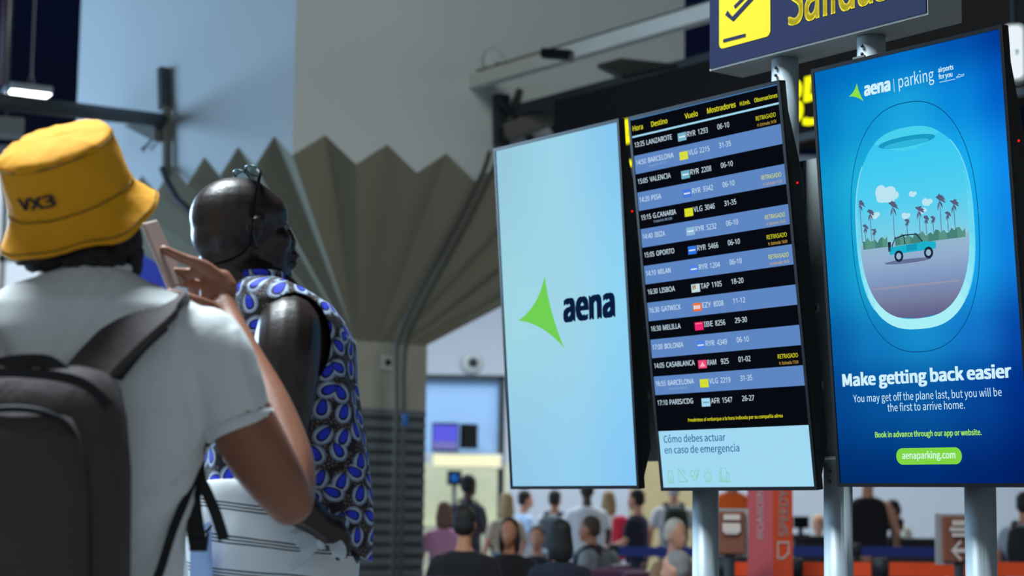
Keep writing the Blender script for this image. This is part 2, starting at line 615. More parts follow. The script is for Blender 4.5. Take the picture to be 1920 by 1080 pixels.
# ------------------------------------------------------------------ displays
SW, SH = 0.6804, 1.2096
POSE = [(-0.0645, 6.801, 1.3102, 0.646, 0.0804, -0.0006), (0.3845, 6.1632, 1.298, 0.6408, 0.1222, 0.0009), (0.8855, 5.518, 1.3117, 0.6446, 0.0889, -0.0061)]


def display_frame(i):
    x, y, z, yaw, tilt, rl = POSE[i]
    d = Vector((math.sin(yaw), -math.cos(yaw), 0))
    n = Vector((-math.cos(yaw), -math.sin(yaw), 0))
    up = Vector((0, 0, 1)) * math.cos(tilt) + n * math.sin(tilt)
    dd = d * math.cos(rl) + up * math.sin(rl)
    uu = up * math.cos(rl) - d * math.sin(rl)
    return Vector((x, y, z + CAM_H)), dd, uu, dd.cross(uu).normalized()


PANEL_P = Vector((0.3845, 6.1632, 0)) + D * 0.34 + NB * 0.235   # a point on the front of the mounting plate


def make_display(i, name, label, cat):
    o, dd, uu, nn = display_frame(i)
    fn = lambda u, v, h=.0012: o + dd * u - uu * v + nn * h
    root = empty(name, fn(SW / 2, SH + 0.012, -0.03), 0, label, cat, 'tall displays on the grey stand')
    bz = 0.011
    b = MB()
    # thin front slab with a bezel lip, then a thicker rear housing with slanted ends
    x0, x1, y0, y1 = -bz, SW + bz, -bz, SH + bz
    q = lambda x0, y0, x1, y1, h: [fn(x0, y0, h), fn(x1, y0, h), fn(x1, y1, h), fn(x0, y1, h)]
    b.hexa(q(x0, y0, x1, y1, -0.024), q(x0, y0, x1, y1, -0.0005), M_BLACK)
    b.hexa(q(0.0, 0.27, SW + 0.006, SH - 0.12, -0.064), q(0.0, 0.04, SW + 0.006, SH - 0.012, -0.022), M_BLACK)
    bevel(b.build('casing', root), 0.003)
    b = MB()
    for (a, c, e, g) in ((x0, y0, x1, 0), (x0, SH, x1, y1), (x0, 0, 0, SH), (SW, 0, x1, SH)):
        b.hexa(q(a, c, e, g, -0.0005), q(a, c, e, g, 0.004), M_BLACKGLOSS)
    b.build('bezel', root)
    b = MB(); b.ell(fn(SW + 0.0075, 0.30, -0.036), (0.0035, 0.0035, 0.0035), M_RED, nu=8, nv=6); b.build('standby_light', root, True)
    b = MB()
    c = fn(SW * .24, SH * 0.62, -0.055)
    back = c + NB * ((PANEL_P - c).dot(NB) - .002)
    beam(b, c, back, 0.22, 0.40, M_BLACK); b.build('wall_mount', root)
    return root, fn


def strip(mb, pts, w, m, fn, h, closed=False):
    """a line of width w through 2D screen points"""
    n = len(pts)
    L, Rr = [], []
    for i, p in enumerate(pts):
        a = pts[(i - 1) % n] if closed or i else pts[i]
        c = pts[(i + 1) % n] if closed or i < n - 1 else pts[i]
        t = Vector((c[0] - a[0], c[1] - a[1]))
        t = t.normalized() if t.length else Vector((1, 0))
        k = Vector((-t.y, t.x)) * w / 2
        L.append(fn(p[0] + k.x, p[1] + k.y, h)); Rr.append(fn(p[0] - k.x, p[1] - k.y, h))
    fs = [(i, (i + 1) % n, n + (i + 1) % n, n + i) for i in range(n if closed else n - 1)]
    mb.add(L + Rr, fs, m)


def rect(mb, u0, v0, u1, v1, m, fn, h):
    mb.poly([fn(u0, v1, h), fn(u1, v1, h), fn(u1, v0, h), fn(u0, v0, h)], m)


def star3(fn, top, left, bot, h):
    """concave three-pointed kite, as a fan of faces"""
    pts = []
    cx = ((top[0] + left[0] + bot[0]) / 3, (top[1] + left[1] + bot[1]) / 3)
    for a, c, k in ((top, left, 0.30), (left, bot, 0.30), (bot, top, 0.22)):
        mid = ((a[0] + c[0]) / 2, (a[1] + c[1]) / 2)
        ctl = (mid[0] + (cx[0] - mid[0]) * k * 2, mid[1] + (cx[1] - mid[1]) * k * 2)
        for j in range(8):
            s = j / 8
            pts.append(tuple((1 - s) ** 2 * a[z] + 2 * s * (1 - s) * ctl[z] + s * s * c[z] for z in (0, 1)))
    return cx, pts


def put_star(mb, fn, top, left, bot, m, h):
    cx, pts = star3(fn, top, left, bot, h)
    vs = [fn(cx[0], cx[1], h)] + [fn(p[0], p[1], h) for p in pts]
    mb.add(vs, [(0, i + 1, (i + 1) % len(pts) + 1) for i in range(len(pts))], m)


def colour_grid(name, fn, us, vs, cols, root, nu=16, nv=28):
    """a screen picture whose colours run smoothly between given values"""
    def pick(u, v):
        def loc(a, t):
            for i in range(len(a) - 1):
                if t <= a[i + 1]: return i, (t - a[i]) / (a[i + 1] - a[i])
            return len(a) - 2, 1.0
        i, s = loc(us, u); j, t = loc(vs, v)
        f = lambda j, i: lin(cols[j][i])
        s = s * s * (3 - 2 * s); t = t * t * (3 - 2 * t)
        return tuple((1 - t) * ((1 - s) * f(j, i)[k] + s * f(j, i + 1)[k]) + t * ((1 - s) * f(j + 1, i)[k] + s * f(j + 1, i + 1)[k]) for k in range(3))
    V, F, C_ = [], [], []
    for j in range(nv + 1):
        for i in range(nu + 1):
            u, v = SW * i / nu, SH * j / nv
            V.append(fn(u, v, 0.0)); C_.append(pick(u, v) + (1,))
    for j in range(nv):
        for i in range(nu):
            a = j * (nu + 1) + i
            F.append((a + nu + 1, a + nu + 2, a + 1, a))
    m, N, L, b_ = new_mat(name + '_glow')
    N.remove(b_)
    at = N.new('ShaderNodeAttribute'); at.attribute_name = 'Col'
    e = N.new('ShaderNodeEmission')
    L.new(at.outputs['Color'], e.inputs[0]); L.new(e.outputs[0], N['Material Output'].inputs[0])
    b = MB(); b.add(V, F, m)
    o = b.build(name, root)
    ca = o.data.color_attributes.new('Col', 'FLOAT_COLOR', 'POINT')
    for k, c in enumerate(C_): ca.data[k].color = c
    return o


# --- left: pale blue logo screen
root, fn = make_display(0, 'logo_display', 'tall display showing a green star logo on plain pale blue', 'display')
colour_grid('screen_picture', fn, [0, .34, .6804], [0, .6, 1.2096],
            [[(150, 200, 222), (156, 211, 232), (134, 200, 240)], [(160, 214, 228), (160, 213, 232), (142, 212, 244)], [(146, 200, 232), (146, 206, 238), (134, 200, 246)]], root)
b = MB()
put_star(b, fn, (.2482, .4759), (.0818, .6211), (.3369, .7358), G((112, 208, 84)), .001)
text(b, 'aena', .3452, .6090, .643, .0985, G((10, 28, 62)), fn, 0.022, 0.05)
b.build('logo_lettering', root)

# --- middle: departures
root, fn = make_display(1, 'departures_display', 'tall display listing flights in black and blue rows with yellow headings', 'display')
b = MB()
rect(b, 0, 0, SW, SH, G((8, 10, 18)), fn, 0)
cB = G((94, 134, 194)); cW = G((206, 228, 244)); cY = G((228, 226, 40)); cLine = G((160, 216, 240))
rect(b, 0, 0, SW, .0025, G((70, 130, 190)), fn, .0008)
rect(b, 0, .0545, SW, .0605, cLine, fn, .0008)
P0, PITCHR = .0595, .0606
for k in range(1, 15, 2):
    rect(b, 0, P0 + k * PITCHR, SW, P0 + (k + 1) * PITCHR, cB, fn, .0008)
rect(b, 0, 1.0262, SW, SH, G((160, 216, 242)), fn, .0008)
ROWS = [('13:25', 'LANZAROTE', (120, 180, 200), 'RYR', '1293', '06-10', '14:50', None), ('14:50', 'BARCELONA', (216, 222, 60), 'VLG', '2215', '31-35', None, 'VTR 2215'),
        ('15:05', 'VALENCIA', (110, 175, 200), 'RYR', '2208', '06-10', None, None), ('14:20', 'PISA', (70, 120, 220), 'RYR', '9342', '06-10', '15:10', None),
        ('15:15', 'G.CANARIA', (216, 222, 40), 'VLG', '3046', '31-35', None, 'IBE 5285'), ('14:40', 'IBIZA', (140, 185, 215), 'RYR', '5232', '06-10', '15:45', None),
        ('15:05', 'OPORTO', (45, 115, 225), 'RYR', '5466', '06-10', '16:00', None), ('14:10', 'MILAN', (80, 130, 225), 'RYR', '1204', '06-10', '16:30', None),
        ('16:30', 'LISBOA', (196, 222, 226), 'TAP', '1105', '18-20', None, None), ('16:30', 'GATWICK', (240, 110, 50), 'EZY', '8008', '11-12', None, None),
        ('16:30', 'MELILLA', (236, 40, 110), 'IBE', '8256', '29-30', None, None), ('17:00', 'BOLONIA', (80, 130, 225), 'RYR', '4349', '06-10', None, None),
        ('14:05', 'CASABLANCA', (236, 70, 120), 'RAM', '925', '01-02', '17:04', None), ('16:55', 'BARCELONA', (216, 222, 40), 'VLG', '2219', '31-35', None, 'IBE 5160'),
        ('17:10', 'PARIS/CDG', (160, 216, 236), 'AFR', '1547', '26-27', None, None)]
DW = {'LANZAROTE': .124, 'BARCELONA': .124, 'VALENCIA': .102, 'PISA': .048, 'G.CANARIA': .112, 'IBIZA': .05, 'OPORTO': .087, 'MILAN': .061, 'LISBOA': .074, 'GATWICK': .094,
      'MELILLA': .085, 'BOLONIA': .09, 'CASABLANCA': .136, 'PARIS/CDG': .112}
for k, (_, _, c, *_r) in enumerate(ROWS):
    t0 = P0 + k * PITCHR
    rect(b, .2195, t0 + .020, .2590, t0 + .046, G(c), fn, .0012)
    pale = G((225, 238, 246))
    if _r[0] == 'RYR' or _r[0] == 'AFR':
        rect(b, .225, t0 + .031, .254, t0 + .035, pale if _r[0] == 'RYR' else G((110, 150, 190)), fn, .0016)
    elif _r[0] == 'TAP':
        rect(b, .225, t0 + .023, .232, t0 + .038, G((120, 170, 90)), fn, .0016); rect(b, .234, t0 + .023, .240, t0 + .036, G((200, 70, 60)), fn, .0016)
    elif _r[0] == 'EZY':
        for q in range(4): rect(b, .223 + q * .008, t0 + .027, .228 + q * .008, t0 + .039, pale, fn, .0016)
    elif _r[0] == 'IBE':
        rect(b, .224, t0 + .024, .254, t0 + .026, G((250, 150, 160)), fn, .0016)
    elif _r[0] == 'RAM':
        b.poly([fn(.226, t0 + .041, .0016), fn(.253, t0 + .041, .0016), fn(.240, t0 + .025, .0016)], G((250, 170, 190)))
    else:
        rect(b, .226, t0 + .032, .252, t0 + .034, G((190, 200, 90)), fn, .0016)
b.build('screen_table', root)
b = MB()
for s, u0, u1, cap in (('Hora', .0060, .0560, .0165), ('Destino', .0985, .1768, .0165), ('Vuelo', .2611, .3211, .0165), ('Mostradores', .3656, .4935, .0165), ('H.Emb.', .5129, .5575, .0120), ('Observaciones', .5763, .6745, .0125)):
    text(b, s, u0, u1, .0385, cap, cY, fn, 0.012, face='sans')
for k, (tm, de, c, al, nr, mo, est, sub) in enumerate(ROWS):
    base = P0 + k * PITCHR + (.0335 if sub is None else .0315)
    text(b, tm, .0082, .0566, base, .0160, cW, lambda u, v: fn(u, v, .0012), 0.006, face='sans')
    text(b, de, .0673, .0673 + DW[de], base, .0160, cW, lambda u, v: fn(u, v, .0012), 0.006, face='sans')
    b2 = base + .004
    text(b, al, .2630, .3030, b2, .0165, cW, lambda u, v: fn(u, v, .0012), 0.003, face='sans')
    text(b, nr, .3150 if len(nr) == 4 else .3250, .3600, b2, .0165, cW, lambda u, v: fn(u, v, .0012), 0.003, face='sans')
    text(b, mo, .4045, .4578, b2 - .002, .0160, cW, lambda u, v: fn(u, v, .0012), 0.003, face='sans')
    if sub: text(b, 'Compartido: ' + sub, .068, .158, base + .0145, .0075, G((150, 178, 214)), lambda u, v: fn(u, v, .0012), 0.0, face='sans')
    if est:
        text(b, 'RETRASADO', .5756, .6605, base + .002, .0130, cY, lambda u, v: fn(u, v, .0012), 0.0, face='sans')
        text(b, 'H. Estimada: ' + est, .5800, .6605, base + .0205, .0090, G((214, 176, 70)), lambda u, v: fn(u, v, .0012), 0.0, face='sans')
text(b, 'Preséntese al embarque a la hora indicada por su compañía aérea', .1482, .5734, .9995, .0100, cY, fn, 0.010, face='sans')
b.build('flight_lettering', root)
b = MB()
cN = G((24, 84, 140))
f2 = lambda u, v: fn(u, v, .0012)
text(b, 'Cómo debes actuar', .0225, .3137, 1.0640, .0225, cN, f2, 0.004)
text(b, 'en caso de emergencia', .0222, .3718, 1.0992, .0225, cN, f2, 0.004)
# five green outline icons
gI = G((118, 200, 110)); wI = .0022
I = lambda pts, closed=False, x=0: strip(b, [(x + p[0], 1.194 - p[1]) for p in pts], wI, gI, fn, .0012, closed)
I([(0, 0), (.036, 0)], x=.022)
I([(.008, .003), (.004, .018), (.012, .042), (.018, .036), (.024, .040), (.032, .018), (.028, .003)], x=.022)
I([(.012, .003), (.018, .022), (.024, .003)], x=.022)
I([(.002, .044), (.003, .002), (.042, .003)], x=.078); I([(.002, .044), (.040, .004)], x=.078); I([(.018, .044), (.023, .034), (.032, .036), (.030, .028)], x=.078)
I([(.022, .003), (.004, .022), (.004, .034), (.012, .040), (.021, .033), (.030, .040), (.038, .034), (.038, .022)], True, .134); I([(.006, .020), (.018, .020), (.022, .030), (.027, .012), (.046, .042)], x=.134)
I([(.010, .003), (.010, .012), (.000, .016), (.010, .021), (.006, .032), (.016, .028), (.021, .044), (.027, .028), (.037, .032), (.033, .021), (.044, .016), (.033, .012), (.034, .003)], True, .196)
I([(.016, .003), (.022, .016), (.028, .003)], x=.196)
I([(0, .002), (.052, .002)], x=.268); I([(.012, .002), (.012, .044), (.036, .044), (.036, .002)], x=.268); I([(.004, .002), (.004, .030), (.012, .030)], x=.268); I([(.036, .030), (.046, .030), (.046, .002)], x=.268)
I([(.019, .002), (.019, .014), (.029, .014), (.029, .002)], x=.268)
b.build('notice_lettering', root)

# --- right: parking advert
root, fn = make_display(2, 'advert_display', 'tall display with a blue aeroplane window advert and green button', 'display')
colour_grid('screen_picture', fn, [0, .17, .34, .52, .6804], [0, .16, .36, .6, .8, .95, 1.2096],
            [[(0, 104, 184), (0, 112, 196), (0, 112, 200), (0, 84, 176), (0, 56, 150)],
             [(4, 124, 194), (14, 148, 212), (24, 164, 222), (8, 134, 220), (0, 92, 196)],
             [(18, 152, 206), (30, 180, 222), (48, 196, 236), (24, 176, 240), (14, 138, 236)],
             [(14, 132, 196), (26, 170, 216), (42, 190, 232), (24, 168, 236), (14, 126, 220)],
             [(8, 92, 162), (16, 122, 190), (22, 140, 204), (18, 116, 200), (6, 70, 166)],
             [(4, 72, 146), (6, 84, 158), (8, 88, 162), (6, 70, 152), (0, 46, 134)],
             [(0, 44, 108), (0, 44, 112), (0, 44, 116), (0, 36, 108), (0, 28, 98)]], root, 24, 40)


def oval(cx, cy, rx, ry, e=2.4, n=64):
    out = []
    for k in range(n):
        a = 2 * PI * k / n
        c, s = math.cos(a), math.sin(a)
        out.append((cx + rx * math.copysign(abs(c) ** (2 / e), c), cy + ry * math.copysign(abs(s) ** (2 / e), s)))
    return out


b = MB()
strip(b, oval(.3365, .494, .230, .3505), .0022, G((8, 70, 120)), fn, .0008, True)
# window reveal: pale rim, thickest at the bottom
o1, o2 = oval(.338, .500, .2125, .281, 2.6), oval(.334, .482, .199, .269, 2.6)
nO = len(o1)
for k in range(nO):
    a = 2 * PI * (k + .5) / nO
    s = max(0.0, min(1.0, (math.sin(a) + 0.62) / 1.4))
    s = round(s * 9) / 9
    c = tuple(int(56 + (168 - 56) * s) if j == 0 else (int(200 + (238 - 200) * s) if j == 1 else int(238 + (246 - 238) * s)) for j in range(3))
    j = (k + 1) % nO
    b.poly([fn(*o1[k], .0012), fn(*o1[j], .0012), fn(*o2[j], .0012), fn(*o2[k], .0012)], G(c))
strip(b, o1[nO // 2 - 8: nO // 2 + 8], .004, G((130, 218, 240)), fn, .0016)
strip(b, o1[-9:] + o1[:8], .004, G((110, 214, 246)), fn, .0016)
# the view through the window, in horizontal slices
vs_ = [.213 + (.751 - .213) * k / 70 for k in range(71)]


def half(v):
    q = min(1.0, abs((v - .482) / .269))
    return .199 * (1 - q ** 2.6) ** (1 / 2.6)


STOPS = [(.213, (52, 196, 238)), (.30, (62, 202, 242)), (.42, (84, 206, 240)), (.505, (120, 206, 232)), (.530, (140, 204, 224)), (.5301, (148, 186, 210)), (.585, (146, 172, 206)), (.64, (128, 152, 192)), (.70, (116, 124, 158)), (.751, (96, 92, 134))]
for a, c in zip(vs_, vs_[1:]):
    mv = (a + c) / 2
    for (s0, c0), (s1, c1) in zip(STOPS, STOPS[1:]):
        if s0 <= mv <= s1:
            t_ = (mv - s0) / (s1 - s0); cc_ = tuple(int(x + (y - x) * t_) for x, y in zip(c0, c1)); break
    b.poly([fn(.334 - half(c), c, .0016), fn(.334 + half(c), c, .0016), fn(.334 + half(a), a, .0016), fn(.334 - half(a), a, .0016)], G(cc_))
# shade with its finger slot
hs = half(.243)
sh = [(.334 - hs + 2 * hs * k / 20, .243 + .036 * math.sin(PI * k / 20)) for k in range(21)]
up_ = [.243 - .0295 * k / 8 for k in range(1, 9)]
b.poly([fn(u, v, .002) for u, v in sh] + [fn(.334 + half(v), v, .002) for v in up_] + [fn(.334 - half(v), v, .002) for v in reversed(up_)], G((72, 208, 238)))
b.poly([fn(u, v, .0024) for u, v in oval(.334, .253, .104, .015, 2)], G((22, 154, 196)))
b.poly([fn(u, v, .0028) for u, v in oval(.334, .259, .082, .0085, 2)], G((48, 182, 220)))
# clouds
for (cu, cv, s) in ((.245, .385, 1.2), (.262, .398, 1.0), (.232, .400, .7), (.345, .402, .45), (.395, .43, .6), (.20, .445, .6), (.315, .46, .5), (.375, .452, .5)):
    for q in range(3):
        b.poly([fn(u, v, .0021 + q * .0001) for u, v in oval(cu + (q - 1) * .014 * s, cv + (q % 2) * .006 * s, .018 * s, (.018 - .003 * q) * s, 2, 18)], G((186, 228, 240)))
# hedge, road markings
hed = [(.148 + .372 * k / 40, .517 + .006 * math.sin(k * 2.3) - .004 * math.sin(k * .9)) for k in range(41)]
for (a, c) in zip(hed, hed[1:]):
    if .236 < a[0] < .262: continue
    b.poly([fn(a[0], .541, .0026), fn(c[0], .541 - .0, .0026), fn(c[0], c[1], .0026), fn(a[0], a[1], .0026)], G((70, 128, 120) if int(a[0] * 400) % 2 else (88, 146, 132)))
rect(b, .175, .655, .49, .660, G((150, 148, 170)), fn, .0026)
# palms
rp = random.Random(3)
for (pu, pv, s, v1) in ((.146, .410, .9, .52), (.182, .440, .8, .525), (.160, .478, .6, .525), (.192, .492, .5, .525), (.268, .430, 1.0, .525), (.316, .478, .5, .52), (.362, .452, .9, .52), (.385, .478, .6, .52), (.410, .480, .5, .52),
                        (.438, .432, 1.05, .52), (.462, .474, .6, .52), (.486, .448, .9, .52)):
    half_ok = min(pu - (.334 - half(pv)), (.334 + half(pv)) - pu)
    rect(b, pu - .0012, pv, pu + .0012, v1, G((92, 110, 140)), fn, .0024)
    for q in range(11):
        a = -PI * .02 + q * PI * 1.04 / 10 if q < 8 else PI * (1.1 + .28 * (q - 7))
        r = .024 * s * rp.uniform(.75, 1.05)
        if half_ok < .02 and math.cos(a) * (pu - .334) > 0: r *= max(.15, half_ok / .024)
        c_, s_ = math.cos(a), math.sin(a)
        b.poly([fn(pu, pv, .0027), fn(pu + r * .6 * c_ - .003 * s_, pv - r * .6 * s_ - .003 * c_, .0027), fn(pu + r * c_, pv - r * s_ + .006 * s, .0027), fn(pu + r * .6 * c_ + .003 * s_, pv - r * .6 * s_ + .003 * c_, .0027)],
               G((74, 86, 116) if q % 2 else (96, 98, 132)))
# open-topped off-road car
teal, dk = G((28, 176, 204)), G((26, 40, 66))
cu = lambda *pts: [fn(.2423 + x * .1757, .583 - y * .0685, .003) for x, y in pts]
b.poly([fn(u, v, .0022 + .0006) for u, v in oval(.31, .588, .085, .006, 2, 24)], G((100, 112, 146)))
b.poly(cu((.02, .26), (.98, .30), (.99, .58), (.72, .66), (.70, .62), (.03, .58)), teal)
strip(b, [(.2423 + x * .1757, .583 - y * .0685) for x, y in ((.08, .60), (.16, .92), (.34, 1.0), (.60, .98), (.72, .64))], .0035, dk, fn, .0033)
strip(b, [(.2423 + x * .1757, .583 - y * .0685) for x, y in ((.34, 1.0), (.36, .62))], .003, dk, fn, .0033)
b.poly(cu((.0, .40), (.06, .40), (.06, .80), (.0, .80)), dk)
b.poly([p + Vector((0, 0, 0)) for p in [fn(.2423 + x * .1757, .583 - y * .0685, .0034) for x, y in ((.38, .34), (.60, .34), (.60, .60), (.38, .60))]], G((20, 152, 186)))
for wx in (.215, .83):
    b.poly([fn(u, v, .0037) for u, v in oval(.2423 + wx * .1757, .5715, .0165, .0165, 2, 20)], dk)
    b.poly([fn(u, v, .0041) for u, v in oval(.2423 + wx * .1757, .5715, .0092, .0092, 2, 16)], G((150, 180, 200)))
b.build('screen_window_scene', root)
b = MB()
f3 = lambda u, v: fn(u, v, .0012)
wh = G((206, 240, 250))
put_star(b, fn, (.1636, .0591), (.1296, .0925), (.1854, .1154), G((140, 224, 70)), .0012)
text(b, 'aena', .1910, .2850, .1000, .0360, wh, f3, 0.022, .06)
rect(b, .3010, .070, .3028, .108, wh, fn, .0012)
text(b, 'parking', .3190, .4468, .0985, .0340, wh, f3, -0.006)
text(b, 'airports', .4635, .5161, .0795, .0130, wh, f3, 0.012)
text(b, 'for you', .4640, .5110, .0985, .0130, wh, f3, 0.012)
rect(b, .4650, .1065, .5200, .1082, wh, fn, .0012)
strip(b, [(.524, .1055), (.550, .1030), (.552, .0985), (.540, .1000), (.534, .0965), (.531, .0975), (.533, .1015), (.525, .1020)], .0016, wh, fn, .0012, True)
text(b, 'Make getting back easier', .0356, .6374, .9285, .0340, wh, f3, 0.018)
text(b, 'You may get off the plane last, but you will be', .0712, .6032, .9770, .0215, wh, f3)
text(b, 'the first to arrive home.', .1987, .4764, 1.0070, .0215, wh, f3)
lime = G((160, 232, 84))
text(b, 'Book in advance through our app or website.', .1461, .5266, 1.0795, .0150, lime, f3, 0.012)
b.build('slogan_lettering', root)
b = MB()
b.poly([fn(u, v, .0012) for u, v in rrect(.3369, 1.1348, .1174, .0232, .0229, 8)], G((126, 214, 66)))
text(b, 'aenaparking.com', .2422, .4315, 1.1415, .0190, G((206, 246, 220)), lambda u, v: fn(u, v, .0016), 0.012)
b.build('screen_button', root)
# small maker's plate on the top edge
b = MB(); c = fn(.145, -.016, -.008)
beam(b, fn(.150, -.0145, -.006), fn(.195, -.0145, -.006), .006, .007, M_CONDUIT); b.build('rating_label', root)

# ------------------------------------------------------------------ stand and sign
PF = lambda x, y, off=0.0: hit(x, y, PANEL_P + NB * off, NB)
st = empty('display_stand', PF(1572, 1000), 0, 'grey metal frame on round posts carrying the three tall displays', 'stand')
st.location.z = 0
zt, zb = PF(1513, 300).z, PF(1540, 857).z
l0, l1 = PF(1140, 600), PF(1840, 600)
q = lambda off: [Vector((l0.x, l0.y, zb)) + NB * off, Vector((l1.x, l1.y, zb)) + NB * off, Vector((l1.x, l1.y, zt)) + NB * off, Vector((l0.x, l0.y, zt)) + NB * off]
b = MB(); b.hexa(q(0.0), q(0.05), M_PANEL); b.build('mounting_plate', st)
b = MB()
ca, cb = PF(1498, 500), PF(1512, 500)
b.hexa([Vector((ca.x, ca.y, zb)), Vector((cb.x, cb.y, zb)), Vector((cb.x, cb.y, zt)), Vector((ca.x, ca.y, zt))],
       [Vector((ca.x, ca.y, zb)) - NB * .012, Vector((cb.x, cb.y, zb)) - NB * .012, Vector((cb.x, cb.y, zt - .01)) - NB * .012, Vector((ca.x, ca.y, zt - .01)) - NB * .012], M_STEELDARK)
b.build('edge_channel', st)
qn = (-NB).to_track_quat('Z', 'Y').to_matrix().to_4x4()
for (x, y) in ((1531, 578), (1539, 722), (1210, 610), (1214, 741)):
    b = MB(); c = PF(x, y)
    b.lathe(c, [(.0155, 0), (.0155, .006), (.012, .008)], M_BOLT, 20, qn)
    b.lathe(c, [(.0075, .008), (.0075, .013), (.006, .014)], M_STEELDARK, 6, qn)
    b.build('bolt', st, True)
for x in (1323, 1572, 1839):
    c = PF(x, 1000, 0.03)
    b = MB(); b.tube([(c.x, c.y, 0.012), (c.x, c.y, zb - 0.005)], 0.0435, M_ALU, 28)
    po = b.build('post', st, True)
    b = MB(); b.lathe((c.x, c.y, 0), [(.11, 0), (.11, .012), (.05, .016)], M_ALU, 28); b.build('base_plate', po, True)
    b = MB(); b.lathe((c.x, c.y, zb - .008), [(.048, 0), (.048, .008), (.046, .01)], M_STEELPALE, 28); b.build('cap', po, True)
    for dz in (.045, .075):
        b = MB(); b.ell((c.x - .030, c.y - .032, zb - dz), (.006, .006, .006), M_STEELDARK, nu=8, nv=6); b.build('screw', po, True)

SB = 2.585                                             # underside of the sign
SF = P(1329, 133, 6.13); SF = CAM + ray(1329, 133) * ((SB - CAM_H) / ray(1329, 133).z)
SLEN = 0.0
lo, hi = 0.2, 2.0
for _ in range(40):
    SLEN = (lo + hi) / 2
    if proj(SF + D * SLEN)[0] < 1738.5: lo = SLEN
    else: hi = SLEN
SDEP, SHGT = 0.150, 0.46
sg = empty('departures_sign', SF + D * SLEN / 2 + NB * SDEP / 2, 0, 'slate blue overhead sign with yellow check symbol and yellow word', 'sign')
fs_ = lambda u, v, h=0.0: SF + D * u + Vector((0, 0, v)) - NB * h
b = MB()
qq = lambda off, e=0: [fs_(0, 0, -off), fs_(SLEN, 0, -off), fs_(SLEN, SHGT, -off), fs_(0, SHGT, -off)]
b.hexa(qq(0.004), qq(SDEP), M_SIGNSIDE); b.build('sign_box', sg)
b = MB()
b.hexa([fs_(.004, .006, -.004), fs_(SLEN - .004, .006, -.004), fs_(SLEN - .004, SHGT, -.004), fs_(.004, SHGT, -.004)],
       [fs_(.004, .006, 0), fs_(SLEN - .004, .006, 0), fs_(SLEN - .004, SHGT, 0), fs_(.004, SHGT, 0)], M_SIGN)
b.build('face', sg)


def suv(x, y):
    p = hit(x, y, SF, NB) - SF
    return p.dot(D), p.z


b = MB()
ua, va = suv(1349, 94); ub, vb = suv(1445, 66)
sq = (va + vb) / 2
hw_ = (ub - ua) / 2
b.poly([fs_(x, y, .0015) for x, y in rrect((ua + ub) / 2, sq + hw_, hw_, hw_, .018)], M_YELLOW)


def sline(pts, w, m, h):
    strip(b, [suv(*p) for p in pts], w, m, lambda u, v, hh: fs_(u, v, hh), h)


sline([(1363, 24), (1375, 36), (1421, -14)], .0165, M_SIGN, .003)
sline([(1357, 77), (1399, 66)], .0105, M_SIGN, .003)
sline([(1378, 14), (1400, -8)], .012, M_SIGN, .003)
b.build('check_symbol', sg)
b = MB()
u0, v0 = suv(1480, 47); u1, _ = suv(1668, -4)
text(b, 'Salidas', u0, u1, -v0, .155, M_YELLOW, lambda u, v: fs_(u, -v, .0015), 0.02, face='sans')
b.build('lettering', sg)
mid = SF + NB * SDEP / 2
for x in (1472, 1634):
    c = hit(x, 110, mid, NB)
    b = MB(); b.tube([(c.x, c.y, zt - .25), (c.x, c.y, SB - .001)], 0.0425, M_ALU, 28)
    po = b.build('support_post', st, True)
    for s in (-1, 1):
        for dz in (.035, .060):
            b = MB(); b.ell((c.x + s * .0245 - .01, c.y - .034, SB - dz), (.0055, .006, .0055), M_STEELDARK, nu=8, nv=6); b.build('screw', po, True)

# ------------------------------------------------------------------ far left: lamp, box, bright window
lp = P(50, 172, 19)
t = empty('ceiling_lamp', lp, 0, 'glowing white panel lamp hanging against the dark ceiling at left', 'lamp')
b = MB(); b.box(lp, (.42, .42, .07), mat('lamp_housing', (120, 124, 128), .5), Matrix.Rotation(.5, 4, 'Z')); b.build('housing', t)
b = MB(); b.box(lp - Vector((0, 0, .04)), (.40, .40, .012), glow('lamp_panel', (255, 255, 250), 6), Matrix.Rotation(.5, 4, 'Z')); b.build('diffuser', t)
b = MB(); b.tube([lp + Vector((.09, 0, 0)), lp + Vector((.04, 0, .2)), Vector((lp.x + .04, lp.y, 7.5))], .008, M_STEELDARK, 6); b.tube([lp + Vector((-.02, 0, 0)), lp + Vector((.04, 0, .2))], .008, M_STEELDARK, 6); b.build('hanger', t)
b = MB(); x0 = P(8, 80, 21).x
b.tube([(x0, 21, P(8, 160, 21).z), (x0, 21, 7.5)], .05, mat('dull_red_brown_pipe', (70, 52, 60), .6), 10)
tag(b.build('ceiling_pipe', None, True), 'thin dull red pipe hanging down at the far left corner', 'pipe')
p = P(12, 240, 17)
t = empty('ceiling_unit', p, 0, 'grey boxy unit hanging under the dark pipe at far left', 'unit')
b = MB(); b.box(p, (.30, .30, .16), mat('grey_unit_casing', (118, 122, 120), .6), Matrix.Rotation(.3, 4, 'Z')); bevel(b.build('casing', t), .02)
b = MB(); b.tube([p + Vector((0, 0, .05)), Vector((p.x, p.y, 7.5))], .012, M_STEELDARK, 6); b.build('hanger', t)
wn = MB()
w0, w1 = P(-140, 400, 32.9), P(85, 400, 32.9)
zlo, zhi = P(0, 590, 32.9).z, P(0, 300, 32.9).z
wn.box(((w0.x + w1.x) / 2, 32.95, (zlo + zhi) / 2), (w1.x - w0.x, .06, zhi - zlo), glow('window_daylight_pane', (214, 232, 250), 1.0))
for k in range(4):
    x = w0.x + (w1.x - w0.x) * k / 3
    wn.box((x, 32.9, (zlo + zhi) / 2), (.10, .10, zhi - zlo + .1), M_STEELPALE)
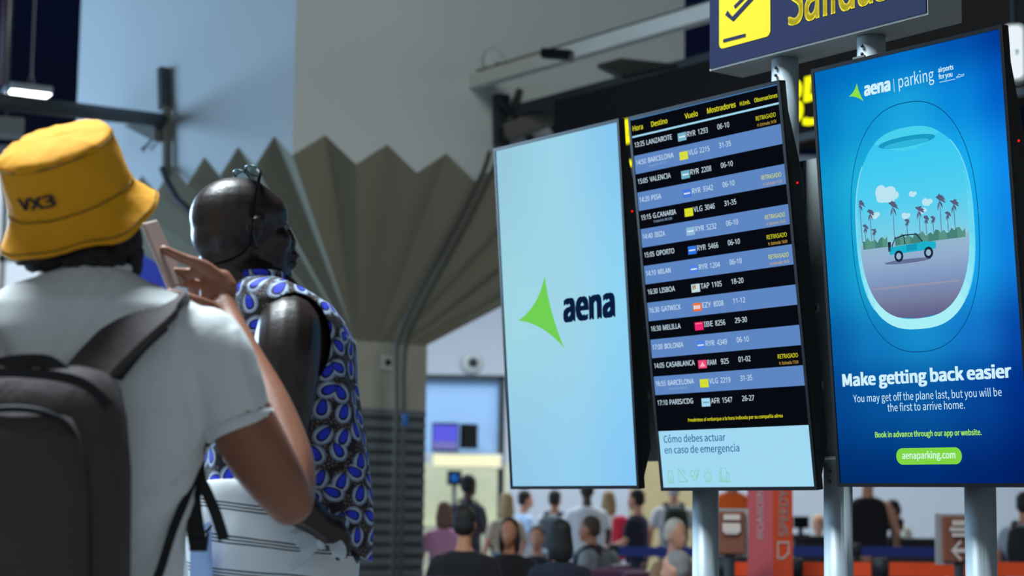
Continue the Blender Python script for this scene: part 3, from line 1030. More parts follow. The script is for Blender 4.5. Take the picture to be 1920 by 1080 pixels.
for zz in (zlo, zlo + (zhi - zlo) * .36, zhi):
    wn.box(((w0.x + w1.x) / 2, 32.9, zz), (w1.x - w0.x + .1, .10, .12), M_STEELPALE)
tag(wn.build('window_1'), kind='structure')
p = P(278, 525, 24)
t = empty('blue_banner', (p.x, p.y, 0), 0, 'dark blue upright panel between the hat and the phone', 'banner')
b = MB(); b.box((p.x, p.y, p.z - .1), (.5, .08, .9), mat('royal_blue_panel', (16, 40, 140), .6)); b.build('panel', t)
b = MB(); b.box((p.x, p.y, (p.z - .5) / 2), (.06, .06, p.z - .5), M_STEELDARK); b.box((p.x, p.y, .02), (.4, .3, .04), M_STEELDARK); b.build('stand', t)

# ------------------------------------------------------------------ far middle: glazed booth, monitors, light strip
t = empty('glazed_partition', (P(880, 967, 27).x, 27, 0), 0, 'pale blue glazed panel with dark frame right of the column', 'partition')
x0, x1 = P(740, 967, 27).x, P(938, 967, 27).x
z0, z1 = P(880, 850, 27).z, P(880, 708, 27).z
mg = mat('pale_blue_glazing', (150, 186, 226), .25, var=.04)
b = MB(); b.box(((x0 + x1) / 2, 27, (z0 + z1) / 2), (x1 - x0, .03, z1 - z0), mg); b.build('pane', t)
b = MB(); b.box(((x0 + x1) / 2, 26.97, z1), (x1 - x0 + .1, .09, .07), M_STEELDARK); b.build('top_rail', t)
for x in (x0, x1):
    b = MB(); b.box((x, 26.97, (z1) / 2), (.09, .09, z1), M_STEELDARK); b.build('post', t)
p = P(884, 680, 32.9)
t = empty('dome_speaker', p, 0, 'round white fixture with dark centre on the far wall', 'speaker')
qd = Vector((0, -1, 0)).to_track_quat('Z', 'Y').to_matrix().to_4x4()
b = MB(); b.lathe(p + Vector((0, .1, 0)), [(.19, 0), (.18, .08), (.10, .13)], M_WHITEWALL, 24, qd); b.build('rim', t, True)
b = MB(); b.lathe(p + Vector((.03, -.02, 0)), [(.09, 0), (.08, .04), (.02, .06)], M_STEELDARK, 20, qd); b.build('grille', t, True)
for (x, y, w_, h_, lab, glowc) in ((835, 820, .37, .40, 'hanging monitor with a violet screen beside the ribbed column', (96, 96, 226)), (879, 818, .24, .34, 'dark hanging monitor turned away beside the violet screen', None)):
    p = P(x, y, 26.55 if glowc else 26.6)
    t = empty('hanging_monitor', p, 0, lab, 'monitor')
    b = MB(); b.box(p, (w_, .10, h_), M_BLACK, Matrix.Rotation(0 if glowc else .7, 4, 'Z')); b.build('casing', t)
    if glowc:
        b = MB(); b.box(p + Vector((0, -.055, .05)), (w_ - .03, .01, h_ * .6), G(glowc)); b.box(p + Vector((0, -.055, -.115)), (w_ - .03, .01, h_ * .28), G((120, 120, 190))); b.build('screen', t)
    b = MB(); b.box((p.x, (p.y + 26.98) / 2, p.z), (.08, 26.98 - p.y, .08), M_STEELDARK); b.build('wall_bracket', t)
p = P(875, 864, 26.78)
t = empty('strip_light', p, 0, 'warm white glowing light strip under the glazed panel', 'lamp')
b = MB(); b.box(p + Vector((0, .06, 0)), (1.0, .12, .20), M_STEELPALE); b.build('housing', t)
b = MB(); b.box(p - Vector((0, .01, 0)), (.94, .03, .165), glow('warm_tube_light', (240, 240, 200), 1.15)); bevel(b.build('diffuser', t), .012)
x0, x1 = P(770, 967, 28).x, P(952, 967, 28).x
b = MB(); b.box(((x0 + x1) / 2, 28, .95), (x1 - x0, .12, 1.9), mat('cream_kiosk_wall', (206, 206, 172), .7))
b.box(((x0 + x1) / 2, 27.85, .5), (x1 - x0, .3, 1.0), mat('cream_kiosk_front', (190, 190, 165), .7))
tag(b.build('service_kiosk'), 'cream coloured service kiosk wall below the light strip', 'kiosk')
p = P(852, 896, 26.5)
t = empty('counter_monitor', (p.x, p.y, p.z), 0, 'small dark monitor with blue screen in front of the cream kiosk', 'monitor')
b = MB(); b.box(p, (.20, .05, .20), M_BLACK); b.build('casing', t)
b = MB(); b.box(p - Vector((0, .03, 0)), (.10, .01, .10), G((30, 90, 170))); b.build('screen', t)
b = MB(); b.tube([p + Vector((0, .02, 0)), Vector((p.x, p.y + .02, 0))], .03, M_STEELDARK, 8); b.build('pole', t, True)

# ------------------------------------------------------------------ man in the yellow hat
M_SKIN = mat('tanned_skin', (148, 96, 72), 0.5, var=.08, scale=14, bump=.05, bscale=120)
M_HAIRD = mat('dark_brown_hair', (26, 21, 20), 0.7, var=.3, scale=40, bump=.5, bscale=90)
M_TEE = mat('pale_grey_marl_cotton', (226, 230, 230), 0.9, var=.03, scale=30, bump=.12, bscale=26)
M_HAT = mat('mustard_yellow_cotton', (240, 164, 8), 0.85, var=.07, scale=16, bump=.35, bscale=24)
M_HATSEAM = mat('dark_stitching', (120, 96, 30), 0.9)
M_INK = mat('black_print', (30, 30, 40), 0.7)
M_PACK = mat('charcoal_backpack_cloth', (70, 61, 61), 0.8, var=.15, scale=20, bump=.3, bscale=30)
M_PACKD = mat('black_backpack_trim', (14, 14, 17), 0.7, var=.1)
M_PHONE = mat('pale_pink_phone_case', (196, 170, 160), 0.45, var=.04)
M_JEAN = mat('dark_denim', (50, 58, 74), 0.85, var=.12, scale=20)
M_SHOE = mat('white_trainer', (210, 210, 208), 0.7)

A0 = 3.4
A = lambda x, y, d=0.0: P(x, y, A0 + d)


def ring(c, ax, ay, n=40, e=2.3):
    out = []
    for k in range(n):
        a = 2 * PI * k / n
        cs, sn = math.cos(a), math.sin(a)
        out.append(Vector(c) + Vector(ax) * math.copysign(abs(cs) ** (2 / e), cs) + Vector(ay) * math.copysign(abs(sn) ** (2 / e), sn))
    return out


def chain(mb, pts, n=14, steps=4):
    """tapered limb through (point, radius) pairs, rounded at both ends"""
    sp = spline([tuple(p) + (r,) for p, r in pts], steps)
    mb.tube([q[:3] for q in sp], [q[3] for q in sp], None, n, True)


def ribbon(mb, pts, w, th, m, facing):
    """flat strap through points; facing: rough outward direction"""
    pts = [Vector(p) for p in pts]
    rings = []
    for i, p in enumerate(pts):
        t = (pts[min(i + 1, len(pts) - 1)] - pts[max(i - 1, 0)]).normalized()
        s = t.cross(Vector(facing)).normalized()
        nn = s.cross(t).normalized()
        ww = w[i] if isinstance(w, (list, tuple)) else w
        rings.append([p + s * ww / 2 + nn * th / 2, p - s * ww / 2 + nn * th / 2, p - s * ww / 2 - nn * th / 2, p + s * ww / 2 - nn * th / 2])
    mb.loft(rings, m)


XH, YH = Vector((1, 0, 0)), Vector((0, 1, 0))
S1 = A0 / F_PX
hipA = A(140, 1100)
man = empty('person', (hipA.x, hipA.y, 0), 0, 'person in a yellow bucket hat and white t-shirt holding up a phone', 'person')
T = [(500, 190, 52, .060, .03), (518, 184, 92, .075, .02), (545, 178, 160, .095, .01), (575, 176, 208, .11, 0), (620, 172, 236, .12, 0), (690, 166, 240, .126, 0), (780, 160, 230, .13, 0), (860, 152, 222, .13, 0),
     (940, 146, 210, .128, 0), (1080, 135, 205, .125, 0), (1200, 132, 206, .125, 0), (1300, 130, 208, .128, 0)]
b = MB()
b.loft([ring(A(c, y, d), XH * (h - 16) * S1, YH * (bb - .014)) for y, c, h, bb, d in T], None)
ARM = [(A(330, 640), .062), (A(395, 668, -.01), .060), (A(432, 745, -.01), .058), (A(478, 838, -.01), .060), (A(520, 905, .0), .053), (A(541, 938, .02), .046)]
chain(b, ARM)
FORE = [(A(541, 936, .03), .047), (A(540, 868, .09), .049), (A(505, 765, .16), .044), (A(462, 672, .23), .034), (A(432, 604, .29), .027), (A(420, 575, .315), .027)]
chain(b, FORE)
hd = .33
b.ell(A(408, 552, hd), (.036, .028, .048), None, Matrix.Rotation(-.25, 3, 'Y'))
chain(b, [(A(424, 540, hd), .024), (A(418, 522, hd), .019)])
for f in ([(414, 524, .32, .0140), (384, 499, .31, .0130), (346, 485, .30, .0115), (306, 467, .29, .0098)],
          [(424, 527, .34, .0140), (390, 514, .335, .0130), (356, 512, .33, .0115), (326, 508, .315, .0098)],
          [(430, 536, .355, .011), (400, 530, .37, .0125), (368, 532, .36, .0112), (338, 530, .34, .0098)],
          [(430, 550, .37, .0125), (404, 548, .39, .009), (378, 550, .38, .0098), (356, 544, .365, .0075)],
          [(416, 588, .31, .015), (386, 571, .28, .0125), (352, 558, .265, .011), (317, 547, .26, .009)]):
    chain(b, [(A(x, y, d), r) for x, y, d, r in f], 10)
# left arm hangs at the side, out of the frame
LA = [(A(20, 640), .062), (A(-60, 700), .060), (A(-95, 860), .054), (A(-105, 960, .03), .044), (A(-95, 1090, .12), .036), (A(-80, 1200, .2), .027), (A(-75, 1260, .22), .026)]
chain(b, LA)
for k, dx in enumerate((-14, -5, 4, 12)):
    chain(b, [(A(-75 + dx, 1270, .22), .010), (A(-74 + dx, 1310, .24), .009), (A(-72 + dx, 1340 + (6 if k in (1, 2) else -4), .25), .0075)], 10)
chain(b, [(A(-60, 1255, .22), .011), (A(-50, 1285, .26), .010), (A(-48, 1308, .28), .008)], 10)
# head, neck, jaw turned to the right and away
hc = A(146, 412, .03)
fA = Vector((.62, .74, .25)).normalized()
sA = Vector((.76, -.65, 0)).normalized()
uA = sA.cross(fA).normalized()
if uA.z < 0: uA = -uA
HM = Matrix((fA, sA, uA)).transposed()
for c, r in (((-.01, 0, .02), (.098, .079, .10)), ((.035, 0, -.05), (.06, .06, .075)), ((.07, 0, -.09), (.025, .025, .022)), ((.045, .03, -.03), (.03, .03, .03)), ((.045, -.03, -.03), (.03, .03, .03)),
             ((.068, 0, .015), (.02, .05, .013)), ((.088, 0, -.06), (.014, .025, .008)), ((.086, 0, -.073), (.014, .022, .008)), ((0, .079, -.015), (.015, .008, .03)), ((0, -.079, -.015), (.015, .008, .03))):
    b.ell(hc + HM @ Vector(c), r, None, HM)
chain(b, [(hc + HM @ Vector((.085, 0, .01)), .010), (hc + HM @ Vector((.112, 0, -.03)), .014)])
chain(b, [(A(165, 455, .03), .058), (A(178, 510, .02), .060), (A(180, 545, .01), .07)])
# legs
for s, x in ((-1, 75), (1, 195)):
    k = PZ(x, A0, 0)
    chain(b, [((k.x, A0, .84), .085), ((k.x, A0 + .01, .48), .058), ((k.x, A0 - .02, .34), .055), ((k.x, A0 - .01, .09), .038)])
    chain(b, [((k.x, A0 - .02, .055), .040), ((k.x + .02, A0 + .14, .035), .032)])
fused(b, 'body', M_SKIN, man, .0055, 5)


def cloth_noise(amp, sc, st=(1, 1, 1)):
    def f(co, no):
        n_ = noise.noise(Vector((co.x * sc * st[0], co.y * sc * st[1], co.z * sc * st[2])))
        n2 = noise.noise(Vector((co.x * sc * 2.3, co.y * sc * 2.3, co.z * sc * 1.6 + 5)))
        return co + no * amp * (n_ + .5 * n2)
    return f


b = MB()
b.loft([ring(A(c, y, d), XH * h * S1, YH * bb) for y, c, h, bb, d in T], None)
sl = spline([tuple(A(x, y, d)) + (r,) for x, y, d, r in ((320, 640, 0, .062), (385, 655, -.005, .074), (420, 715, -.01, .069), (440, 770, -.01, .065), (452, 806, -.01, .0635))], 5)
b.tube([q[:3] for q in sl], [q[3] for q in sl], None, 22)
sl = spline([tuple(A(x, y, d)) + (r,) for x, y, d, r in ((20, 640, 0, .062), (-60, 690, 0, .07), (-90, 800, 0, .062))], 5)
b.tube([q[:3] for q in sl], [q[3] for q in sl], None, 22)
_tn = cloth_noise(.009, 7, (1, 1, .55))
FOLDS = [((178, 520), (70, 690), 9, .008), ((215, 516), (120, 668), 8, .008), ((330, 600), (322, 720), 7, .004), ((395, 838), (330, 700), 9, -.008), ((385, 800), (300, 900), 10, .007), ((440, 620), (470, 760), 8, .004), ((400, 690), (480, 790), 8, -.005), ((372, 860), (250, 960), 11, .007),
         ((368, 940), (262, 1030), 12, .006), ((398, 820), (372, 740), 8, -.006)]


def tee_disp(co, no):
    c2 = _tn(co, no)
    if no.y > .2: return c2
    x, y = proj(co)
    for (x0, y0), (x1, y1), w_, am in FOLDS:
        dx, dy = x1 - x0, y1 - y0
        t_ = max(0, min(1, ((x - x0) * dx + (y - y0) * dy) / (dx * dx + dy * dy)))
        q_ = math.hypot(x - x0 - t_ * dx, y - y0 - t_ * dy) / w_
        if q_ < 3: c2 = c2 + no * am * math.exp(-q_ * q_) * (1 - .6 * t_)
    return c2


fused(b, 't_shirt', M_TEE, man, .007, 6, disp=tee_disp)
b = MB()
q0, q1 = A(449, 797, -.01), A(453, 808, -.01)
tq = (q1 - q0).normalized().to_track_quat('Z', 'Y').to_matrix().to_4x4()
b.lathe(q1 - (q1 - q0).normalized() * .022, [(.0625, 0), (.0655, .004), (.0655, .018), (.063, .022), (.058, .022)], M_TEE, 32, tq)
b.build('sleeve_hem', man, True)
b = MB(); b.tube([A(180, 502, .02) + XH * .06 * math.cos(a) + YH * .065 * math.sin(a) + Vector((.0, 0, .012 * math.sin(a))) for a in [2 * PI * k / 24 for k in range(25)]], .009, M_TEE, 8); b.build('collar', man, True)
# trousers and shoes
b = MB()
c0 = A(135, 1270)
b.loft([ring((c0.x, c0.y, z), XH * w, YH * .115) for z, w in ((.98, .165), (.90, .18), (.80, .18), (.76, .16))], None)
for x in (75, 195):
    k = PZ(x, A0, 0)
    sp = [((k.x, A0, .86), .09), ((k.x, A0, .60), .082), ((k.x, A0 - .01, .34), .068), ((k.x, A0 - .02, .07), .058)]
    b.tube([q[0] for q in sp], [q[1] for q in sp], None, 16)
fused(b, 'trousers', M_JEAN, man, .014, 4)
for x in (75, 195):
    k = PZ(x, A0, 0)
    b = MB(); b.loft([ring((k.x + dx, A0 + .05 + dx, z), XH * w, YH * l, 20) for z, w, l, dx in ((.0, .046, .135, 0), (.03, .048, .138, 0), (.06, .044, .12, -.0), (.09, .036, .075, 0))], M_SHOE)
    b.build('shoe', man, True)
# hair under the hat and beard
b = MB()
b.ell(A(140, 455, .03), (.096, .09, .052), None)
b.ell(A(95, 482, .0), (.060, .06, .030), None)
b.ell(A(165, 484, -.005), (.070, .06, .032), None)
b.ell(A(222, 448, .01), (.034, .05, .045), None)
fused(b, 'hair', M_HAIRD, man, .006, 3, disp=cloth_noise(.014, 42))
b = MB()
chain(b, [(A(240, 424, .04), .018), (A(248, 468, .03), .021), (A(246, 508, .03), .018), (A(238, 530, .04), .010)])
fused(b, 'beard', M_HAIRD, man, .005, 3, disp=cloth_noise(.004, 60))

# the hat
hx = Vector((-.235, -.50, .835)).normalized()
hxx = (XH - hx * XH.dot(hx)).normalized()
hyy = hx.cross(hxx)
HT = Matrix((hxx, hyy, hx)).transposed().to_4x4()
HT.translation = A(132, 364, .02)
hat = empty('bucket_hat', HT.translation, 0, 'mustard yellow bucket hat with small black lettering on the crown', 'hat')


def hat_ring(r, z, n=72, wave=0.0, ov=1.06):
    out = []
    for k in range(n):
        a = 2 * PI * k / n
        w = wave * (math.sin(3 * a + .6) + .6 * math.sin(5 * a + 2.0) + .4 * math.sin(9 * a))
        rr = r + wave * .4 * math.sin(7 * a + 1) + .0012 * math.sin(11 * a + z * 60)
        out.append(HT @ Vector((rr * math.cos(a), rr * ov * math.sin(a), z + w)))
    return out


def crumple(o, amp, sc):
    for v in o.data.vertices:
        v.co += v.normal * amp * (noise.noise(v.co * sc) + .6 * noise.noise(v.co * sc * 2.2 + Vector((3, 1, 7))))
    return o


b = MB(); b.loft([hat_ring(*q) for q in ((.113, .0), (.1125, .012), (.111, .030), (.1095, .048), (.108, .066), (.1065, .082), (.105, .090), (.1045, .0935))], M_HAT, cap=False)
crumple(b.build('crown', hat, True), .0022, 40)
b = MB(); b.loft([hat_ring(*q) for q in ((.1060, .0905), (.1035, .0965), (.098, .1015), (.085, .106), (.07, .1095), (.054, .112), (.036, .114), (.018, .115), (.003, .115))], M_HAT)
crumple(b.build('crown_top', hat, True), .006, 26)
b = MB()
prof = [(.1130, .004, 0), (.1165, -.008, .0), (.1225, -.019, .0012), (.129, -.029, .002), (.136, -.038, .003), (.143, -.046, .0042), (.149, -.052, .0052), (.1505, -.0545, .0056)]
b.loft([hat_ring(r, z, 72, w) for r, z, w in prof] + [hat_ring(r - .002, z - .004, 72, w) for r, z, w in reversed(prof)], M_HAT, cap=False)
crumple(b.build('brim', hat, True), .0016, 45)
for nm, rr, zz, w in (('seam', .1068, .0905, 0), ('brim_seam', .1152, -.001, 0), ('edge_stitching', .1465, -.0485, .0046)):
    pts = hat_ring(rr, zz, 72, w)
    b = MB(); b.tube(pts + pts[:1], .0016, M_HATSEAM, 6); b.build(nm, hat, True)
b = MB()


def on_hat(u, v):
    th = -PI / 2 - .24 + u / .112
    z = .034 - v
    r = .1105 - (z - .03) * .08 + .004
    return HT @ Vector((r * math.cos(th), r * 1.06 * math.sin(th), z))


text(b, 'VX3', -.036, .036, .010, .021, M_INK, on_hat, .03, face='sans')
b.build('crown_lettering', hat)

# the phone
b = MB()
b.hexa([A(262, 420, .28), A(288, 414, .33), A(341, 531, .335), A(313, 546, .275)], [A(269, 418, .275), A(296, 411, .325), A(349, 529, .33), A(321, 543, .27)], M_PHONE)
ph = b.build('mobile_phone')
bevel(ph, .004, 3)
tag(ph, 'pale phone held upright at the cheek of the hat wearer', 'phone')

# the backpack
pk = empty('backpack', A(60, 1100, -.2), 0, 'charcoal and black backpack worn over the white t-shirt', 'backpack')
dB = -.225
K = lambda x, y, d=0.0: A(x, y, dB + d)
b = MB()
kx = (A0 + dB) / F_PX
b.loft([ring(K(c, y, dd), XH * h * kx, YH * bb, 40, 3.0) for y, c, h, bb, dd in ((684, 62, 60, .02, .05), (688, 62, 110, .05, .04), (700, 62, 142, .075, .02), (725, 62, 160, .09, .01), (780, 62, 172, .10, 0), (880, 62, 177, .105, 0), (1000, 62, 178, .108, 0), (1150, 62, 176, .105, 0),
                                                                              (1290, 62, 165, .10, 0), (1320, 62, 140, .08, 0))], M_PACK)
crumple(b.build('main_bag', pk, True), .006, 16)
b = MB()
b.loft([ring(K(c, y, -.085), XH * h * kx, YH * bb, 32, 3.0) for y, c, h, bb in ((770, 30, 60, .02), (785, 30, 105, .04), (830, 30, 128, .055), (930, 30, 136, .06), (1100, 30, 138, .06), (1240, 30, 130, .05))], M_PACK)
crumple(b.build('front_pocket', pk, True), .004, 20)
b = MB()
pts = [K(-110, 800, -.10), K(-60, 775, -.115), K(30, 766, -.125), K(95, 778, -.12), K(135, 812, -.11), K(158, 900, -.10), K(164, 1040, -.10), K(164, 1180, -.10)]
b.tube(spline([tuple(p) for p in pts], 5), .006, M_PACKD, 8); b.build('zip', pk, True)
b = MB(); ribbon(b, spline([tuple(K(x, y, d)) for x, y, d in ((-40, 706, -.04), (0, 684, -.035), (50, 677, -.035), (92, 680, -.035), (122, 700, -.04))], 4), .022, .008, M_PACKD, (0, -1, .2)); b.build('top_handle', pk)
b = MB(); ribbon(b, spline([tuple(K(x, y, d)) for x, y, d in ((-110, 720, -.09), (-20, 700, -.09), (60, 700, -.095), (150, 716, -.09), (205, 760, -.06))], 4), .016, .006, M_PACKD, (0, -1, .2)); b.build('top_piping', pk)
b = MB(); ribbon(b, spline([tuple(A(x, y, d)) for x, y, d in ((150, 720, -.175), (195, 668, -.150), (245, 620, -.128), (286, 588, -.095), (306, 579, -.045), (314, 580, .01), (322, 605, .10), (345, 700, .145), (345, 800, .14), (360, 850, .10))], 5), [.100] * 16 + [.09] * 30, .016, M_PACK, (-.35, -.8, .55)); bevel(b.build('shoulder_strap', pk), .003)
b = MB(); ribbon(b, spline([tuple(A(x, y, d)) for x, y, d in ((218, 705, -.165), (258, 655, -.138), (296, 618, -.108), (326, 596, -.045), (332, 602, .01))], 5), .016, .02, M_PACKD, (-.35, -.8, .55)); b.build('strap_edge', pk)
b = MB(); ribbon(b, spline([tuple(A(x, y, d)) for x, y, d in ((-20, 720, -.18), (-45, 650, -.135), (-55, 590, -.09), (-62, 574, -.02), (-62, 610, .10), (-62, 740, .14))], 5), .085, .016, M_PACK, (0, -.8, .55)); b.build('shoulder_strap', pk)
b = MB(); ribbon(b, spline([tuple(A(x, y, d)) for x, y, d in ((378, 838, .05), (370, 880, .0), (350, 930, -.04), (322, 1000, -.085), (292, 1090, -.12), (240, 1180, -.17), (200, 1240, -.19))], 5), .015, .005, M_PACKD, (.5, -.8, 0)); b.build('lower_webbing', pk)
b = MB(); ribbon(b, spline([tuple(A(x, y, d)) for x, y, d in ((376, 842, .04), (374, 890, .01), (386, 920, .0), (404, 962, -.01), (420, 1012, -.01))], 5), .020, .004, M_PACKD, (.2, -1, 0)); b.build('loose_strap', pk)
b = MB(); ribbon(b, spline([tuple(A(x, y, d)) for x, y, d in ((376, 880, .03), (366, 940, .01), (366, 985, .0), (372, 1030, .0))], 5), [.012, .012, .014, .016, .018, .020, .024, .026, .028, .030, .030, .032, .032, .032, .030, .028], .005, M_PACKD, (.2, -1, 0)); b.build('loose_strap', pk)
b = MB(); b.box(A(372, 1022, -.006), (.032, .012, .022), M_PACKD); bevel(b.build('buckle', pk), .003)

# ------------------------------------------------------------------ bald man in the printed shirt
B0 = 4.1
B = lambda x, y, d=0.0: P(x, y, B0 + d)
S2 = B0 / F_PX
M_DSKIN = mat('deep_brown_skin', (42, 30, 27), 0.40, var=.12, scale=20, bump=.06, bscale=140, spec=.5)
M_EYEW = mat('eye_white', (112, 106, 100), .4)
M_LENS = mat('pale_teal_lens', (150, 190, 188), .08, .2, var=.05)

# wax print: blue drops haloed in white on a dark pebbled ground
M_PRINT, N, L, bs = new_mat('blue_wax_print_cotton')


def nd(kind, **kw):
    n = N.new(kind)
    for k, v in kw.items(): setattr(n, k, v)
    return n


def mth(op, a, c=None):
    n = nd('ShaderNodeMath', operation=op)
    for i, q in enumerate((a, c)):
        if q is None: continue
        if isinstance(q, (int, float)): n.inputs[i].default_value = q
        else: L.new(q, n.inputs[i])
    return n.outputs[0]


def blend(f, c0, c1):
    n = nd('ShaderNodeMix', data_type='RGBA')
    L.new(f, n.inputs[0])
    for i, c in ((6, c0), (7, c1)):
        if isinstance(c, tuple): n.inputs[i].default_value = c
        else: L.new(c, n.inputs[i])
    return n.outputs[2]


def ramp(stops, src, mode='CONSTANT'):
    r = N.new('ShaderNodeValToRGB'); r.color_ramp.interpolation = mode
    e = r.color_ramp.elements
    e[0].position, e[0].color = stops[0][0], stops[0][1]
    e[1].position, e[1].color = stops[1][0], stops[1][1]
    for p_, c_ in stops[2:]:
        k = e.new(p_); k.color = c_
    L.new(src, r.inputs[0])
    return r


bl, db, wt_, bk = lin((34, 56, 220)) + (1,), lin((12, 18, 92)) + (1,), lin((176, 192, 218)) + (1,), lin((20, 14, 15)) + (1,)
uv = nd('ShaderNodeUVMap', uv_map='cloth')
vo = nd('ShaderNodeTexVoronoi', voronoi_dimensions='2D'); vo.inputs['Scale'].default_value = 22; vo.inputs['Randomness'].default_value = .55
L.new(uv.outputs[0], vo.inputs['Vector'])
df = nd('ShaderNodeVectorMath', operation='SUBTRACT'); L.new(uv.outputs[0], df.inputs[0]); L.new(vo.outputs['Position'], df.inputs[1])
sc_ = nd('ShaderNodeSeparateColor'); L.new(vo.outputs['Color'], sc_.inputs[0])
vr = nd('ShaderNodeVectorRotate', rotation_type='Z_AXIS'); L.new(df.outputs[0], vr.inputs['Vector']); L.new(mth('MULTIPLY', mth('SUBTRACT', sc_.outputs[0], .5), 2.6), vr.inputs['Angle'])
sx_ = nd('ShaderNodeSeparateXYZ'); L.new(vr.outputs[0], sx_.inputs[0])
X_, Y_ = sx_.outputs[0], sx_.outputs[1]
ln = mth('SQRT', mth('ADD', mth('MULTIPLY', mth('MULTIPLY', X_, X_), 1.4), mth('MULTIPLY', Y_, Y_)))
y2 = mth('ADD', Y_, -.004)
lb = mth('SQRT', mth('ADD', mth('MULTIPLY', mth('MULTIPLY', X_, X_), mth('ADD', 2.1, mth('MULTIPLY', Y_, 60.0))), mth('MULTIPLY', mth('MULTIPLY', y2, y2), .70)))
stripe = mth('GREATER_THAN', mth('SINE', mth('MULTIPLY', mth('ARCTAN2', X_, Y_), 34.0)), 0.0)
v2 = nd('ShaderNodeTexVoronoi', voronoi_dimensions='2D', feature='DISTANCE_TO_EDGE'); v2.inputs['Scale'].default_value = 120; L.new(uv.outputs[0], v2.inputs['Vector'])
ground = ramp([(0, bk), (.20, lin((112, 98, 100)) + (1,)), (.42, lin((70, 58, 60)) + (1,))], v2.outputs['Distance']).outputs[0]
v4 = nd('ShaderNodeTexNoise'); v4.inputs['Scale'].default_value = 26; L.new(uv.outputs[0], v4.inputs['Vector'])
ground = blend(mth('GREATER_THAN', v4.outputs['Fac'], .56), ground, bk)
outer = blend(stripe, wt_, bk)
c_ = blend(mth('LESS_THAN', ln, .0240), ground, bk)
c_ = blend(mth('LESS_THAN', ln, .0230), c_, outer)
c_ = blend(mth('LESS_THAN', ln, .0185), c_, wt_)
c_ = blend(mth('LESS_THAN', lb, .0160), c_, bk)
c_ = blend(mth('LESS_THAN', lb, .0148), c_, db)
c_ = blend(mth('LESS_THAN', lb, .0115), c_, bl)
L.new(c_, bs.inputs['Base Color'])
bs.inputs['Roughness'].default_value = .75


def cloth_uv(o, centre, girth):
    """lay the print round the garment"""
    me = o.data
    lay = me.uv_layers.new(name='cloth')
    for p in me.polygons:
        us = []
        for li in p.loop_indices:
            co = me.vertices[me.loops[li].vertex_index].co
            d = co - Vector(centre)
            us.append((math.atan2(d.dot(f_), d.dot(s_)) / (2 * PI), co.z))     # the seam runs down the far side
        if max(u for u, _ in us) - min(u for u, _ in us) > .5: us = [(u + 1 if u < 0 else u, v) for u, v in us]
        for li, (u, v) in zip(p.loop_indices, us): lay.data[li].uv = (u * girth, v * 1.05)


M_LINING = mat('white_cotton_lining', (190, 198, 206), .9)

# white shorts with thin dark triple stripes
M_SHORTS, N, L, bs = new_mat('white_striped_shorts_cotton')
tc = N.new('ShaderNodeTexCoord'); sp_ = N.new('ShaderNodeSeparateXYZ'); L.new(tc.outputs['Object'], sp_.inputs[0])
nz = N.new('ShaderNodeTexNoise'); nz.inputs['Scale'].default_value = 5; L.new(tc.outputs['Object'], nz.inputs['Vector'])
m1 = N.new('ShaderNodeMath'); m1.operation = 'MULTIPLY_ADD'; m1.inputs[1].default_value = .022; L.new(nz.outputs['Fac'], m1.inputs[0]); L.new(sp_.outputs['Z'], m1.inputs[2])
m1b = N.new('ShaderNodeMath'); m1b.operation = 'MULTIPLY_ADD'; m1b.inputs[1].default_value = .10; L.new(sp_.outputs['X'], m1b.inputs[0]); L.new(m1.outputs[0], m1b.inputs[2])
m2 = N.new('ShaderNodeMath'); m2.operation = 'MULTIPLY'; m2.inputs[1].default_value = 1 / .068; L.new(m1b.outputs[0], m2.inputs[0])
m3 = N.new('ShaderNodeMath'); m3.operation = 'FRACT'; L.new(m2.outputs[0], m3.inputs[0])
wc, kc = lin((226, 230, 232)) + (1,), lin((40, 38, 46)) + (1,)
rp_ = ramp([(0, wc), (.30, kc), (.345, wc), (.40, kc), (.445, wc), (.50, kc), (.545, wc)], m3.outputs[0])
L.new(rp_.outputs[0], bs.inputs['Base Color'])
bs.inputs['Roughness'].default_value = .9

hipB = B(512, 1100)
bald = empty('person', (hipB.x, hipB.y, 0), 0, 'person with a bald head in a blue printed sleeveless shirt, hand on hip', 'person')
f_, s_ = Vector((math.cos(.17), math.sin(.17), 0)), Vector((math.sin(.17), -math.cos(.17), 0))
TB = [(522, 447, 532, .075), (535, 438, 552, .13), (550, 432, 580, .18), (575, 426, 622, .20), (605, 422, 648, .205), (645, 414, 668, .20), (700, 404, 669, .195), (760, 394, 676, .185), (820, 385, 687, .18), (880, 378, 696, .175), (940, 372, 700, .172), (1000, 372, 699, .172), (1060, 378, 690, .172)]
b = MB()
b.loft([ring(B((l + r) / 2, y), f_ * max(.04, (r - l) / 2 * S2 - .022), s_ * (w - .02), 40, 2.2) for y, l, r, w in TB], None)
hp0 = B(512, 1060)
b.loft([ring((hp0.x, hp0.y, z), f_ * a, s_ * w, 32, 2.2) for z, a, w in ((1.16, .14, .15), (1.05, .145, .16), (.95, .13, .16), (.90, .11, .14))], None)
chain(b, [(B(536, 602, -.10), .058), (B(541, 616, -.17), .068), (B(539, 660, -.205), .069), (B(537, 715, -.22), .063), (B(530, 790, -.235), .055), (B(517, 860, -.235), .047), (B(510, 898, -.235), .044)])
chain(b, [(B(510, 898, -.235), .044), (B(535, 930, -.24), .045), (B(570, 958, -.235), .038), (B(598, 980, -.225), .030), (B(610, 990, -.22), .029)])
b.ell(B(622, 1001, -.215), (.034, .022, .034), None)
